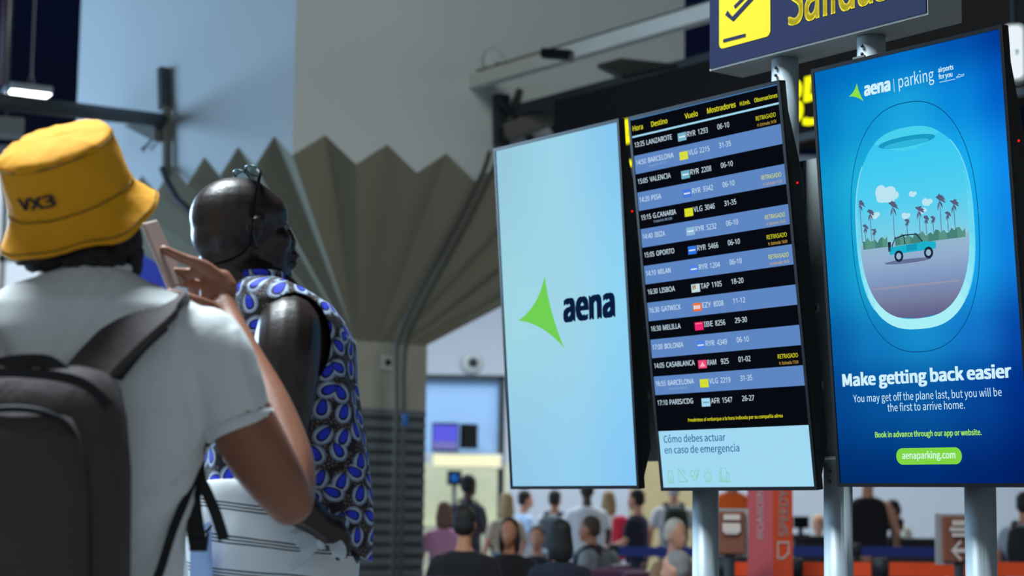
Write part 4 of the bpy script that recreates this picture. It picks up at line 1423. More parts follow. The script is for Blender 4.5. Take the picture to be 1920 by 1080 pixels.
for f in ([(632, 990, .0), (650, 1002, .01), (653, 1022, .01)], [(636, 999, -.005), (650, 1014, .0), (651, 1036, .005)], [(632, 1008, -.01), (644, 1024, -.005), (644, 1045, .0)], [(624, 1016, -.012), (634, 1030, -.01), (634, 1046, -.005)], [(612, 980, .0), (628, 972, .03), (644, 974, .05)]):
    chain(b, [(B(x, y, -.215 + d), .0105 - .001 * k) for k, (x, y, d) in enumerate(f)], 10)
# far arm hangs
chain(b, [(B(500, 600, .10), .055), (B(495, 640, .19), .062), (B(490, 760, .22), .055), (B(490, 860, .22), .045), (B(510, 960, .2), .036), (B(530, 1040, .18), .028), (B(536, 1070, .18), .03)])
for k, dx in enumerate((-12, -4, 4, 12)):
    chain(b, [(B(538 + dx, 1080, .18), .0105), (B(542 + dx, 1110, .18), .0095), (B(543 + dx, 1134 + (5 if k in (1, 2) else 0), .17), .008)], 10)
chain(b, [(B(550, 1070, .17), .012), (B(560, 1095, .15), .010), (B(561, 1112, .14), .008)], 10)
for sgn in (-1, 1):
    o_ = Vector((hp0.x, hp0.y, 0)) + s_ * .09 * sgn
    chain(b, [(o_ + Vector((0, 0, .98)), .095), (o_ + f_ * .02 + Vector((0, 0, .56)), .064), (o_ + f_ * .0 + Vector((0, 0, .40)), .060), (o_ - f_ * .02 + Vector((0, 0, .10)), .042)])
    chain(b, [(o_ - f_ * .03 + Vector((0, 0, .05)), .042), (o_ + f_ * .15 + Vector((0, 0, .032)), .030)])
# head
hcB = B(452, 430, -.0)
aH = R(31)
fh, shh = Vector((math.cos(aH), math.sin(aH), 0)), Vector((math.sin(aH), -math.cos(aH), 0))
HB = Matrix((fh, shh, Vector((0, 0, 1)))).transposed()
HB = HB @ Matrix.Rotation(R(-4), 3, 'Y')
H = lambda f, s, u: hcB + HB @ Vector((f, s, u))
for c, r in (((-.008, 0, .026), (.107, .080, .088)), ((-.050, 0, -.012), (.062, .066, .066)), ((.045, 0, .030), (.062, .066, .058)), ((.086, 0, .020), (.018, .046, .011)), ((.050, 0, -.040), (.058, .060, .075)), ((.068, .038, -.028), (.032, .026, .028)),
             ((.068, -.038, -.028), (.032, .026, .028)), ((.052, 0, -.088), (.058, .048, .032)), ((.092, 0, -.100), (.024, .024, .020)), ((.116, 0, -.058), (.018, .025, .010)), ((.113, 0, -.076), (.017, .022, .011)),
             ((.111, .014, -.036), (.012, .009, .009)), ((.111, -.014, -.036), (.012, .009, .009))):
    b.ell(H(*c), r, None, HB)
chain(b, [(H(.100, 0, .012), .009), (H(.114, 0, -.010), .010), (H(.119, 0, -.030), .012)])
chain(b, [(H(.055, .0, -.075), .050), (H(.045, 0, -.12), .052), (B(515, 560, 0), .06)])
chain(b, [(H(-.030, 0, -.05), .060), (H(-.038, 0, -.10), .060), (B(470, 535, 0), .066), (B(480, 575, 0), .08)])
for sg_ in (-1, 1):
    pts = [(.000, -.030), (-.006, -.010), (-.010, .012), (.002, .026), (.016, .024), (.021, .010)]
    chain(b, [(H(f - .002, sg_ * (.080 + .006 * (f < .01)), u - .014), .0058) for f, u in pts], 8, 3)
    b.ell(H(.006, sg_ * .078, -.014), (.012, .006, .022), None, HB)
    b.ell(H(.002, sg_ * .080, -.046), (.008, .006, .009), None, HB)
fused(b, 'body', M_DSKIN, bald, .0052, 5)
for sg_ in (-1, 1):
    b = MB(); b.ell(H(.0865, sg_ * .031, .004), (.0125, .0125, .010), M_EYEW, HB, 14, 10); e_ = b.build('eye', bald, True)
    b = MB(); b.ell(H(.0955, sg_ * .033, .004), (.005, .006, .006), M_INK, HB, 10, 8); b.build('iris', e_, True)

# shirt shell with a deep cut armhole
NU, NV = 120, 90
vs, fs = [], []
ys = [q[0] for q in TB]


def tb(y):
    for q0, q1 in zip(TB, TB[1:]):
        if y <= q1[0]:
            t = (y - q0[0]) / (q1[0] - q0[0])
            return [a + (c - a) * t for a, c in zip(q0, q1)]
    return list(TB[-1])


for j in range(NV + 1):
    for i in range(NU):
        th = 2 * PI * i / NU
        cs, sn = math.cos(th), math.sin(th)
        yend = 985 + 68 * cs - 24 * (1 - abs(cs))
        y = 522 + (yend - 522) * (j / NV)
        _, l, r, w = tb(y)
        e = 2 / 2.2
        fold = 1 + .020 * math.sin(6 * th + y * .012) * min(1, (y - 522) / 200) + .012 * math.sin(13 * th + 2 + y * .02) * min(1, (y - 522) / 200)
        p = B((l + r) / 2, y) + f_ * ((r - l) / 2 * S2 * fold) * math.copysign(abs(cs) ** e, cs) + s_ * (w * fold) * math.copysign(abs(sn) ** e, sn)
        n_ = noise.noise(p * 9) * .007
        p += (f_ * cs + s_ * sn) * n_
        vs.append(p)
HX, HY, HRX, HRY = 551, 640, 71, 92
HTILT = .04


def hole(p):
    x, y = proj(p)
    dx, dy = x - HX, y - HY
    u = (dx * math.cos(HTILT) + dy * math.sin(HTILT)) / HRX
    v = (-dx * math.sin(HTILT) + dy * math.cos(HTILT)) / HRY
    return u, v


for j in range(NV):
    for i in range(NU):
        k = (i + 1) % NU
        q = (j * NU + i, j * NU + k, (j + 1) * NU + k, (j + 1) * NU + i)
        c = sum((vs[a] for a in q), Vector()) / 4
        th = 2 * PI * (i + .5) / NU
        if math.sin(th) > -.15 and (lambda h: h[0] ** 2 + h[1] ** 2 < 1)(hole(c)) and math.sin(th) > 0:
            continue
        fs.append(q)
used = {}
for q in fs:
    for a, c in zip(q, q[1:] + q[:1]):
        used[frozenset((a, c))] = used.get(frozenset((a, c)), 0) + 1
edge_v = {a for k, n in used.items() if n == 1 for a in k}
for a in edge_v:
    u, v = hole(vs[a]); rr = math.hypot(u, v)
    if .7 < rr < 1.4 and a >= NU and a < NV * NU:
        x, y = proj(vs[a])
        nx, ny = HX + (x - HX) / rr, HY + (y - HY) / rr
        vs[a] = P(nx, ny, vs[a].y)
b = MB(); b.add(vs, fs, M_PRINT)
o = b.build('shirt', bald, True)
cloth_uv(o, B(535, 800), 1.02)
o.data.materials.append(M_LINING)
so = o.modifiers.new('thickness', 'SOLIDIFY'); so.thickness, so.offset, so.material_offset, so.material_offset_rim = .004, -1, 1, 0
so.use_rim = True
su = o.modifiers.new('soft', 'SUBSURF'); su.levels = su.render_levels = 1
# collar band
b = MB()
b.loft([ring(B(489, y), f_ * (44 + k) * S2, s_ * (.077 + k * .0008), 40, 2.2) for y, k in ((526, 2), (518, 0), (514, -2))], M_PRINT, cap=False)
o = b.build('collar', bald, True); cloth_uv(o, B(489, 520), .42); so = o.modifiers.new('thickness', 'SOLIDIFY'); so.thickness = .004

b = MB()
b.loft([ring(B((l + r) / 2, y), f_ * (r - l) / 2 * S2, s_ * w, 44, 2.4) for y, l, r, w in ((900, 366, 640, .165), (925, 357, 652, .172), (980, 355, 664, .178), (1040, 355, 669, .182), (1100, 358, 669, .185), (1180, 362, 668, .185), (1230, 370, 660, .18))], None)
for sgn in (-1, 1):
    o_ = Vector((hp0.x, hp0.y, 0)) + s_ * .095 * sgn
    sp = [(o_ + Vector((0, 0, .92)), .105), (o_ + Vector((0, 0, .75)), .10), (o_ + f_ * .01 + Vector((0, 0, .60)), .098)]
    b.tube([q[0] for q in sp], [q[1] for q in sp], None, 20)
fused(b, 'shorts', M_SHORTS, bald, .009, 4, disp=cloth_noise(.006, 9))
for sgn in (-1, 1):
    o_ = Vector((hp0.x, hp0.y, 0)) + s_ * .09 * sgn + f_ * .05
    b = MB(); b.loft([ring(o_ + Vector((0, 0, z)), f_ * l, s_ * w, 20) for z, w, l in ((0, .048, .14), (.03, .05, .142), (.06, .046, .125), (.09, .038, .08))], M_SHOE); b.build('shoe', bald, True)
# knotted tie at the waist
b = MB()
kn = B(603, 1016, -.215)
b.ell(kn, (.020, .016, .016), M_LINING)
for pts, w in (([(603, 1016, -.22), (585, 1030, -.225), (566, 1046, -.22), (541, 1062, -.215)], [.014] * 5 + [.024] * 8), ([(603, 1016, -.22), (580, 1008, -.23), (562, 998, -.22), (553, 992, -.21)], [.012] * 5 + [.024] * 8),
               ([(603, 1016, -.22), (622, 1018, -.23), (636, 1030, -.235), (634, 1048, -.22)], [.014] * 5 + [.028] * 8), ([(603, 1016, -.22), (575, 1022, -.23), (560, 1010, -.235), (580, 1006, -.23)], [.012] * 5 + [.02] * 8)):
    ribbon(b, spline([tuple(B(*p)) for p in pts], 4), w, .007, M_LINING, (.1, -1, .4))
b.build('waist_tie', bald)
# side pocket with its zip
b = MB()
pv = [(357, 990), (396, 978), (399, 1085), (357, 1085)]
pp = [B(x, y, -.155 - (x - 357) * .0010) for x, y in pv]
b.hexa(pp, [p + Vector((.0, -.004, 0)) for p in pp], mat('pale_blue_pocket_cloth', (150, 178, 222), .9)); b.build('pocket', bald)
b = MB(); b.tube([B(372, 1012, -.178), B(384, 1000, -.19), B(396, 985, -.20)], .003, M_STEELDARK, 6); b.build('zip', bald, True)
b = MB(); b.tube([B(388, 1000, -.195), B(384, 1018, -.195), B(382, 1026, -.195)], .004, M_STEELDARK, 6); b.build('zip_pull', bald, True)

# glasses pushed up on the head
gl = empty('sunglasses', H(.01, 0, .12), 0, 'pale teal glasses pushed up on the bald head', 'glasses')
GU = Vector((-.80, 0, .60))
for sg_ in (-1, 1):
    c = Vector((.020, sg_ * .034, .124))
    b = MB()
    rim = [c + Vector((0, 1, 0)) * .027 * math.cos(a) + GU * .018 * math.sin(a) for a in [2 * PI * k / 28 for k in range(28)]]
    b.add([H(*(p + Vector((d, 0, 0)))) for d in (0, .002) for p in rim], [tuple(range(28)), tuple(reversed(range(28, 56)))] + [(k, (k + 1) % 28, 28 + (k + 1) % 28, 28 + k) for k in range(28)], M_LENS); b.build('lens', gl)
    b = MB(); b.tube([H(*p) for p in rim + rim[:1]], .0022, mat('teal_rim', (40, 90, 96), .3), 6); b.build('rim', gl, True)
    b = MB(); b.tube([H(*p) for p in spline([(.016, sg_ * .062, .124), (.012, sg_ * .082, .110), (.002, sg_ * .0855, .075), (-.006, sg_ * .087, .045), (-.010, sg_ * .087, .015)], 4)], .0042, M_BLACKGLOSS, 8, flat=.6); b.build('temple', gl, True)
b = MB(); b.tube([H(.016, -.008, .128), H(.014, 0, .131), H(.016, .008, .128)], .0025, M_BLACKGLOSS, 6); b.build('bridge', gl, True)
b = MB(); b.tube([H(*p) for p in spline([(-.010, .087, .018), (-.014, .088, -.02), (-.022, .082, -.05), (-.05, .066, -.072), (-.10, .03, -.085), (-.112, 0, -.088), (-.10, -.03, -.085)], 4)], .0022, M_BLACKGLOSS, 6); b.build('cord', gl, True)

# ------------------------------------------------------------------ crowd
SKINS = {'light': mat('light_skin', (206, 150, 124), .55), 'tan': mat('sunned_skin', (180, 120, 90), .55), 'dark': mat('dark_skin', (70, 46, 38), .5)}
_cm = {}


def cloth(c):
    if c not in _cm: _cm[c] = mat('plain_clothing', c, .9, var=.06, scale=12)
    return _cm[c]


def crowd_person(label, x, y, d, pose, face, skin, hair, top, low, style='short', arms=None, sleeve='short', width=1.0, lean=0.0):
    hz = P(x, y, d).z
    hx = P(x, y, d).x
    sit = pose == 'sit'
    k = (hz - .45) / .75 if sit else hz / 1.63
    k = max(.8, min(1.15, k))
    root = empty('person', (hx, d, 0), face, label, 'person', 'travellers and staff in the background')
    dz = hz - 1.63 * k                                # lift of the upper body against a standing one
    V = lambda a, f, u: Vector((a * k, f * k + lean * max(0, (u - .95)) * k, u * k + dz))
    sk, tp, lw, hr = SKINS[skin], cloth(top), cloth(low), mat('hair', hair, .7, bump=.3, var=.25, scale=30) if hair else None
    E = lambda mb, a, f, u, r: mb.ell(V(a, f, u), tuple(q * k for q in r), None, nu=14, nv=10)
    Cn = lambda mb, pts: chain(mb, [(V(*p[:3]), p[3] * k) for p in pts], 10, 3)
    arms = arms or {}
    rl = {1: arms.get('r', [(.27, -.02, 1.14), (.27, .10, .92)]), -1: arms.get('l', [(-.27, -.02, 1.14), (-.27, .10, .92)])}
    b = MB()
    E(b, 0, .0, 1.66, (.078, .098, .105)); E(b, 0, .035, 1.60, (.06, .062, .08)); E(b, 0, .105, 1.60, (.014, .02, .026)); E(b, 0, .075, 1.53, (.026, .026, .02))
    E(b, .08, -.005, 1.62, (.01, .018, .03)); E(b, -.08, -.005, 1.62, (.01, .018, .03)); E(b, 0, .092, 1.565, (.025, .014, .009))
    Cn(b, [(0, -.02, 1.56, .055), (0, -.03, 1.46, .06), (0, -.03, 1.38, .08)])
    b.loft([ring(V(0, -.02, u), (w * k * width - .012, 0, 0), (0, t * k * width - .012, 0), 24) for u, w, t in ((1.44, .11, .07), (1.36, .185, .095), (1.2, .175, .11), (1.05, .155, .10), (.95, .165, .11))], None)
    ex = MB()
    for s in (1, -1):
        e_, h_ = rl[s]
        Cn(b, [(.17 * s, -.02, 1.37, .052), (.20 * s, -.02, 1.34, .050), tuple(e_) + (.040,)])
        Cn(b, [tuple(e_) + (.041,), tuple((a + c) / 2 for a, c in zip(e_, h_)) + (.036,), tuple(h_) + (.026,)])
        dirv = (Vector(h_) - Vector(e_)).normalized()
        hp = Vector(h_) + dirv * .045
        b.ell(V(*hp), (.032 * k, .032 * k, .034 * k), None, nu=10, nv=8)
        sd = dirv.cross(Vector((0, 0, 1)))
        sd = sd.normalized() if sd.length > .1 else Vector((1, 0, 0))
        for q, ln in ((-1.5, .055), (-.5, .07), (.5, .068), (1.5, .05)):
            p0 = hp + dirv * .02 + sd * .013 * q
            ex.tube([V(*p0), V(*(p0 + dirv * ln * .6)), V(*(p0 + dirv * ln + Vector((0, 0, -.012))))], [.009 * k, .0085 * k, .006 * k], None, 6)
        p0 = hp + sd * .025
        ex.tube([V(*p0), V(*(p0 + dirv * .03 + sd * .018)), V(*(p0 + dirv * .055 + sd * .02))], [.010 * k, .009 * k, .007 * k], None, 6)
    HIPZ = .5 if sit else .93 * k
    legs = []
    for s in (1, -1):
        if sit:
            legs.append([(Vector((.09 * s * k, -.02, .52)), .085), (Vector((.11 * s, .22, .53)), .075), (Vector((.12 * s, .44, .50)), .062), (Vector((.12 * s, .46, .28)), .055), (Vector((.12 * s, .44, .09)), .042)])
        else:
            legs.append([(Vector((.09 * s * k, -.02, HIPZ)), .092 * k), (Vector((.10 * s * k, .0, .50 * k)), .062 * k), (Vector((.10 * s * k, -.03, .30 * k)), .056 * k), (Vector((.10 * s * k, -.03, .09)), .042)])
        chain(b, [(p, r * .85) for p, r in legs[-1]], 10, 3)
        an = legs[-1][-1][0]
        chain(b, [(an + Vector((0, -.02, -.045)), .036), (an + Vector((0, .14, -.055)), .030)], 8, 2)
    if dz + .95 * k > HIPZ: chain(b, [(V(0, -.02, .98), .13 * k), (Vector((0, -.02, HIPZ)), .13 * k)], 12, 2)
    fused(b, 'body', sk, root, .017, 2, True, ex)
    b = MB()
    b.loft([ring(V(0, -.02, u), (w * k * width, 0, 0), (0, t * k * width, 0), 24) for u, w, t in ((1.45, .085, .07), (1.42, .14, .09), (1.37, .195, .105), (1.2, .185, .12), (1.05, .168, .115), (.93, .178, .122), (.88, .176, .12))], None)
    for s in (1, -1):
        e_, h_ = rl[s]
        sh = (.19 * s, -.02, 1.35)
        if sleeve == 'none': continue
        t = .62 if sleeve == 'short' else 1.0
        m_ = tuple(a + (c - a) * t for a, c in zip(sh, e_))
        Cn(b, [(.15 * s, -.02, 1.36, .06), sh + (.066,), m_ + (.060,)])
        if sleeve == 'long': Cn(b, [tuple(e_) + (.055,), tuple(h_) + (.036,)])
    fused(b, 'top', tp, root, .018, 2, True)
    b = MB()
    w0 = V(0, -.02, .95)
    b.loft([ring(Vector((0, -.02 * k, z)), (.175 * k * width, 0, 0), (0, .125 * k * width, 0), 20) for z in (w0.z, (w0.z + HIPZ) / 2, HIPZ - .04)], None)
    for lg in legs: chain(b, [(p, r * 1.1) for p, r in lg[:-1]] + [(lg[-1][0] + Vector((0, 0, .02)), .055)], 10, 3)
    fused(b, 'trousers', lw, root, .02, 2, True)
    for lg in legs:
        an = lg[-1][0]
        b = MB(); b.loft([ring((an.x, an.y + .05, z), (w, 0, 0), (0, l, 0), 16) for z, w, l in ((0, .043, .13), (.03, .045, .132), (.06, .04, .11), (.085, .032, .07))], cloth((40, 40, 44))); b.build('shoe', root, True, True)
    if hair:
        b = MB()
        E(b, 0, -.022, 1.685, (.088, .098, .094))
        E(b, 0, -.05, 1.63, (.085, .07, .08))
        if style == 'long':
            E(b, 0, -.065, 1.54, (.095, .055, .12)); E(b, .075, -.01, 1.56, (.028, .05, .12)); E(b, -.075, -.01, 1.56, (.028, .05, .12))
        if style == 'bun': E(b, 0, -.10, 1.74, (.05, .05, .05))
        fused(b, 'hair', hr, root, .014, 2, True)
    return root, k, V


def rucksack(label, root, V, c):
    b0 = empty('backpack', root.matrix_world @ Vector((0, -.2, 1.2)) if False else root.location + Vector((0, 0, 0)), root.rotation_euler.z, label, 'backpack')
    b = MB(); b.loft([ring(V(0, -.215, u), (w, 0, 0), (0, t, 0), 20, 3) for u, w, t in ((.98, .10, .05), (1.02, .13, .075), (1.2, .135, .08), (1.36, .12, .065), (1.42, .08, .03))], cloth(c)); b.build('main_bag', b0, True, True)
    for s in (1, -1):
        b = MB(); ribbon(b, spline([tuple(V(s * .10, f, u)) for f, u in ((-.16, 1.40), (-.07, 1.47), (.04, 1.44), (.115, 1.30), (.105, 1.10), (-.03, 1.0))], 3), .045, .012, cloth((28, 30, 34)), (s * .4, 0, 1)); b.build('shoulder_strap', b0, False, True)
    return b0


F = R
# nearer seated row
row = [
    ('person with short black hair and black top seated at the left end of the bench', 872, 985, 11.8, 'sit', F(-12), 'tan', (18, 14, 14), (16, 15, 18), (30, 30, 36), 'short', None, 'short', 1.15, 0),
    ('person with long dark hair stretching a bare arm along the purple seats', 955, 1000, 13.9, 'sit', F(168), 'tan', (30, 20, 16), (22, 20, 24), (40, 40, 50), 'long', {'l': [(-.26, .16, 1.14), (-.48, .30, 1.08)], 'r': [(.27, .0, 1.16), (.14, .2, 1.05)]}, 'short', 1.0, 0),
    ('child with dark hair and pale face seated behind the outstretched arm', 1006, 1010, 16.8, 'sit', F(170), 'light', (24, 18, 18), (40, 44, 60), (50, 50, 60), 'short', None, 'short', .85, 0),
    ('person with black hair and navy top seated with back turned', 1050, 1008, 12.0, 'sit', F(15), 'tan', (14, 12, 14), (28, 34, 52), (40, 44, 60), 'long', None, 'short', 1.0, 0),
    ('person with cropped brown hair in a light grey t-shirt seated side on', 1105, 993, 15.4, 'sit', F(70), 'tan', (72, 56, 46), (150, 156, 160), (90, 96, 110), 'short', None, 'short', 1.05, 0),
    ('person with white hair and tan top seated beside the first post', 1268, 1004, 13.1, 'sit', F(-140), 'light', (196, 188, 176), (150, 120, 92), (70, 70, 80), 'short', None, 'short', 1.0, 0),
    ('person with grey hair in a pale top bent low beside the first post', 1266, 1068, 11.4, 'sit', F(75), 'light', (128, 126, 126), (196, 202, 206), (80, 84, 90), 'short', None, 'short', 1.0, 0),
]
made = []
for r_ in row:
    made.append(crowd_person(*r_))
rucksack('grey backpack on the seated person in the light grey t-shirt', made[4][0], made[4][2], (96, 104, 108))
pw = made[1]
b = MB()
wp = pw[0].matrix_basis @ pw[2](-.44, .275, 1.095) if False else Matrix.Rotation(F(168), 4, 'Z') @ pw[2](-.455, .285, 1.09) + pw[0].location
b.lathe(wp, [(.030, -.008), (.036, 0), (.036, .012), (.030, .02)], cloth((30, 34, 40)), 16, Matrix.Rotation(1.35, 4, 'Y'))
b.box(wp + Vector((0, -.034, .012)), (.034, .012, .038), cloth((120, 170, 220)))
tag(b.build('wristwatch'), 'watch with pale blue face on the outstretched arm', 'watch')

# purple beam seats, one under each seated traveller and two empty ones
M_SEAT = mat('purple_seat_vinyl', (92, 46, 84), .6, var=.06)


def beam_seat(x, y, rz, label):
    t = empty('airport_seat', (x, y, 0), rz, label, 'seat', 'purple airport seats')
    b = MB(); b.box((0, .0, .43), (.50, .46, .05), M_SEAT); bevel(b.build('seat', t, False, True), .02)
    b = MB(); b.box((0, -.24, .60), (.50, .05, .36), M_SEAT, Matrix.Rotation(.12, 3, 'X')); bevel(b.build('backrest', t, False, True), .02)
    for s in (-1, 1):
        b = MB(); b.box((s * .2, -.05, .20), (.05, .05, .40), M_STEELDARK); b.box((s * .2, -.05, .015), (.06, .42, .03), M_STEELDARK); b.build('leg', t, False, True)
    return t


seat0 = beam_seat(P(1145, 1000, 14.2).x, 14.2, 0, 'empty purple seat with its back to the camera, left of the empty pair')
seat0['label'] = 'empty purple seat showing its back, left one of the pair'


def dup(t, loc, rz, label):
    r = t.copy(); COL.objects.link(r); r.location = loc; r.rotation_euler = (0, 0, rz); r['label'] = label
    for ch in list(t.children):
        c = ch.copy(); COL.objects.link(c); c.parent = r
    return r


dup(seat0, (P(1145, 1000, 14.2).x + .52, 14.2, 0), 0, 'empty purple seat showing its back, right one of the pair')
for (rt_, k_, V_), lab in zip(made, ('purple seat under the traveller in black at the left end', 'purple seat under the traveller with the outstretched arm', 'purple seat under the dark haired child', 'purple seat under the traveller in navy with back turned', 'purple seat under the traveller in light grey',
                                      'purple seat under the white haired traveller', 'purple seat under the bent grey haired traveller')):
    dup(seat0, (rt_.location.x, rt_.location.y, 0), rt_.rotation_euler.z, lab)

# standing queue behind
ST = [
    ('person with dark hair standing with a navy backpack near the ribbed column', 880, 912, 20, 'stand', F(-40), 'dark', (16, 13, 13), (60, 60, 74), (50, 54, 64), 'short', None, 'short', 1.0, 0),
    ('person in a lilac pink top standing at the left of the crowd', 832, 962, 18.5, 'stand', F(20), 'light', (120, 90, 80), (206, 150, 186), (190, 150, 180), 'long', None, 'short', 1.0, 0),
    ('person with long blonde hair standing under the logo display', 948, 944, 19.5, 'stand', F(30), 'light', (176, 152, 110), (190, 180, 160), (90, 110, 150), 'long', None, 'short', 1.0, 0),
    ('person with dark hair in pale blue beside the blonde traveller', 986, 938, 21.5, 'stand', F(-70), 'light', (26, 20, 22), (176, 206, 240), (200, 210, 226), 'short', None, 'short', 1.0, 0),
    ('person with dark hair and white collar wearing a grey backpack', 1041, 938, 21.0, 'stand', F(-20), 'tan', (34, 24, 22), (206, 214, 220), (70, 80, 96), 'short', None, 'short', 1.0, 0),
    ('person in a plain white shirt with back turned under the logo display', 1100, 921, 20.0, 'stand', F(10), 'dark', (50, 34, 28), (216, 224, 234), (110, 120, 140), 'short', None, 'short', 1.15, 0),
    ('person with light brown hair in white with a red jacket over one side', 1142, 940, 20.5, 'stand', F(-20), 'light', (150, 122, 84), (222, 206, 206), (150, 40, 50), 'long', None, 'short', 1.0, 0),
    ('person with dark hair in a navy t-shirt standing side on, arms forward', 1192, 938, 19.0, 'stand', F(60), 'light', (20, 16, 18), (30, 36, 58), (40, 50, 80), 'short', {'r': [(.25, .02, 1.12), (.16, .28, 1.06)], 'l': [(-.25, .02, 1.12), (-.16, .28, 1.06)]}, 'short', 1.05, 0),
    ('person with a dark green backpack standing under the departures display', 1262, 918, 20.5, 'stand', F(5), 'light', (200, 200, 204), (196, 202, 208), (120, 126, 130), 'short', None, 'short', 1.0, 0),
    ('person in a bright orange top behind the brown board', 1372, 888, 17.4, 'stand', F(0), 'tan', (40, 24, 20), (238, 100, 34), (60, 60, 70), 'short', None, 'short', 1.0, 0),
    ('person in a black sleeveless top leaning at the counter beside the middle post', 1628, 898, 17.6, 'stand', F(-25), 'light', (30, 24, 22), (20, 20, 26), (70, 60, 54), 'short', {'r': [(.26, .08, 1.12), (.20, .30, 1.0)], 'l': [(-.27, .0, 1.12), (-.26, .12, .92)]}, 'none', 1.1, 0),
    ('clerk in a white shirt leaning to the monitor behind the counter', 1706, 957, 20.0, 'stand', F(100), 'tan', (26, 20, 20), (222, 220, 206), (40, 44, 60), 'short', {'r': [(.22, .1, 1.14), (.12, .34, 1.10)], 'l': [(-.22, .1, 1.14), (-.12, .34, 1.10)]}, 'long', 1.0, .35),
    ('blond clerk seated low behind the counter left of the middle post', 1535, 985, 20.4, 'stand', F(180), 'light', (196, 160, 120), (200, 210, 216), (40, 44, 60), 'short', None, 'short', .95, 0),
    ('person with dark hair and black backpack at the right edge', 1921, 948, 15.6, 'stand', F(-20), 'tan', (22, 18, 18), (150, 158, 168), (60, 66, 80), 'short', None, 'short', 1.1, 0),
]
stm = [crowd_person(*r_) for r_ in ST]
for i_, lab, c in ((0, 'navy backpack on the dark haired traveller near the column', (24, 26, 40)), (4, 'dark grey backpack on the traveller with the white collar', (84, 92, 100)), (8, 'dark green backpack on the traveller under the departures display', (36, 50, 42)),
                   (13, 'black backpack worn by the traveller at the right edge', (22, 24, 28))):
    rucksack(lab, stm[i_][0], stm[i_][2], c)
# red jacket hung over a shoulder
rt_, k_, V_ = stm[6]
b = MB()
b.loft([ring(V_(.14, -.02, u), (w * k_, 0, 0), (0, t * k_, 0), 20) for u, w, t in ((1.44, .05, .06), (1.38, .10, .115), (1.15, .11, .13), (.95, .12, .135), (.86, .11, .13))], None)
chain(b, [(V_(.18, -.02, 1.36), .075), (V_(.30, .0, 1.14), .06), (V_(.30, .14, .95), .05)])
jk = fused(b, 'jacket', cloth((206, 40, 64)), None, .018, 2, True)
jk.location = rt_.location; jk.rotation_euler = rt_.rotation_euler
tag(jk, 'red jacket hanging over the shoulder of the traveller in white', 'jacket')

# ------------------------------------------------------------------ check-in area at lower right
M_BLUE = mat('royal_blue_belt', (22, 50, 140), .6)
M_ORANGE = mat('bright_orange_belt', (236, 74, 22), .6)
M_TOTEMR = mat('dull_red_totem_side', (170, 60, 62), .6)
M_TOTEMO = mat('orange_totem_front', (222, 76, 40), .6)
M_BROWN = mat('brown_sign_board', (122, 70, 52), .6)
M_PRINTW = mat('white_sign_print', (206, 192, 184), .6)


def barrier(x, d, y, length, m, label, group, txt=None):
    p = P(x, y, d)
    t = empty('belt_barrier', (p.x, d, 0), 0, label, 'barrier', group)
    h = p.z
    b = MB(); b.lathe((0, 0, 0), [(.11, 0), (.11, .02), (.06, .035)], M_STEELDARK, 20); b.build('base', t, True, True)
    b = MB(); b.tube([(0, 0, .02), (0, 0, h + .02)], .035, M_STEELDARK, 14); b.build('post', t, True, True)
    b = MB(); b.lathe((0, 0, h - .07), [(.045, 0), (.045, .09), (.03, .10)], M_STEELDARK, 16); b.build('head', t, True, True)
    b = MB(); b.box((length / 2, 0, h - .035), (length - .08, .006, .085), m)
    b.build('belt', t, False, True)
    return t


for i_, (x, ln, lab) in enumerate(((1362, .36, 'orange belt barrier behind the brown board'), (1492, .25, 'orange belt barrier right of the red totem'), (1577, .22, 'orange belt barrier behind the middle post'), (1652, .60, 'orange belt barrier between the middle and right posts'), (1850, .50, 'orange belt barrier at the right edge'))):
    barrier(x, 11.6, 1056, ln, M_ORANGE, lab, 'orange belt barriers')
for i_, (x, ln, lab) in enumerate(((1150, .82, 'blue belt barrier behind the seated white haired traveller'), (1330, .65, 'blue belt barrier behind the brown board'), (1475, .58, 'blue belt barrier left of the middle post'), (1605, .84, 'blue belt barrier in front of the dark counter'), (1790, .90, 'blue belt barrier by the right post'))):
    b_ = barrier(x, 17.0, 1026, ln * 1.0, M_BLUE, lab, 'blue belt barriers')

# red and orange totem
p = P(1449, 1000, 11.0)
t = empty('totem_banner', (p.x, p.y, 0), 0, 'tall red and orange totem with white vertical lettering', 'banner')
hT = 1.50
ga = Vector((-.131, .10, 0)); gb = Vector((.126, .08, 0))
b = MB(); b.hexa([(p.x, p.y, .02), (p.x + ga.x, p.y + ga.y, .02), (p.x + ga.x, p.y + ga.y, hT), (p.x, p.y, hT)], [(p.x + .01, p.y + .10, .02), (p.x + ga.x + .01, p.y + ga.y + .10, .02), (p.x + ga.x + .01, p.y + ga.y + .10, hT), (p.x + .01, p.y + .10, hT)], M_TOTEMR); b.build('side_panel', t)
b = MB(); b.hexa([(p.x, p.y, .02), (p.x + gb.x, p.y + gb.y, .02), (p.x + gb.x, p.y + gb.y, hT), (p.x, p.y, hT)], [(p.x + .01, p.y + .10, .02), (p.x + gb.x + .01, p.y + gb.y + .10, .02), (p.x + gb.x + .01, p.y + gb.y + .10, hT), (p.x + .01, p.y + .10, hT)], M_TOTEMO); b.build('front_panel', t)
b = MB(); b.box((p.x, p.y + .1, .01), (.45, .35, .02), M_STEELDARK); b.build('base', t)
b = MB()
fT = lambda g: (lambda u, v: Vector((p.x, p.y, 0)) + g.normalized() * (.5 * g.length - v) * 1.0 + Vector((0, 0, u)) + Vector((g.y, -g.x, 0)).normalized() * .004 * (1 if g.x > 0 else -1))
zc = P(1470, 928, 11.0).z
fo = lambda u, v: Vector((p.x, p.y, 0)) + gb.normalized() * (.5 * gb.length + v) + Vector((0, 0, zc - .40 + u)) + Vector((gb.y, -gb.x, 0)).normalized() * .004
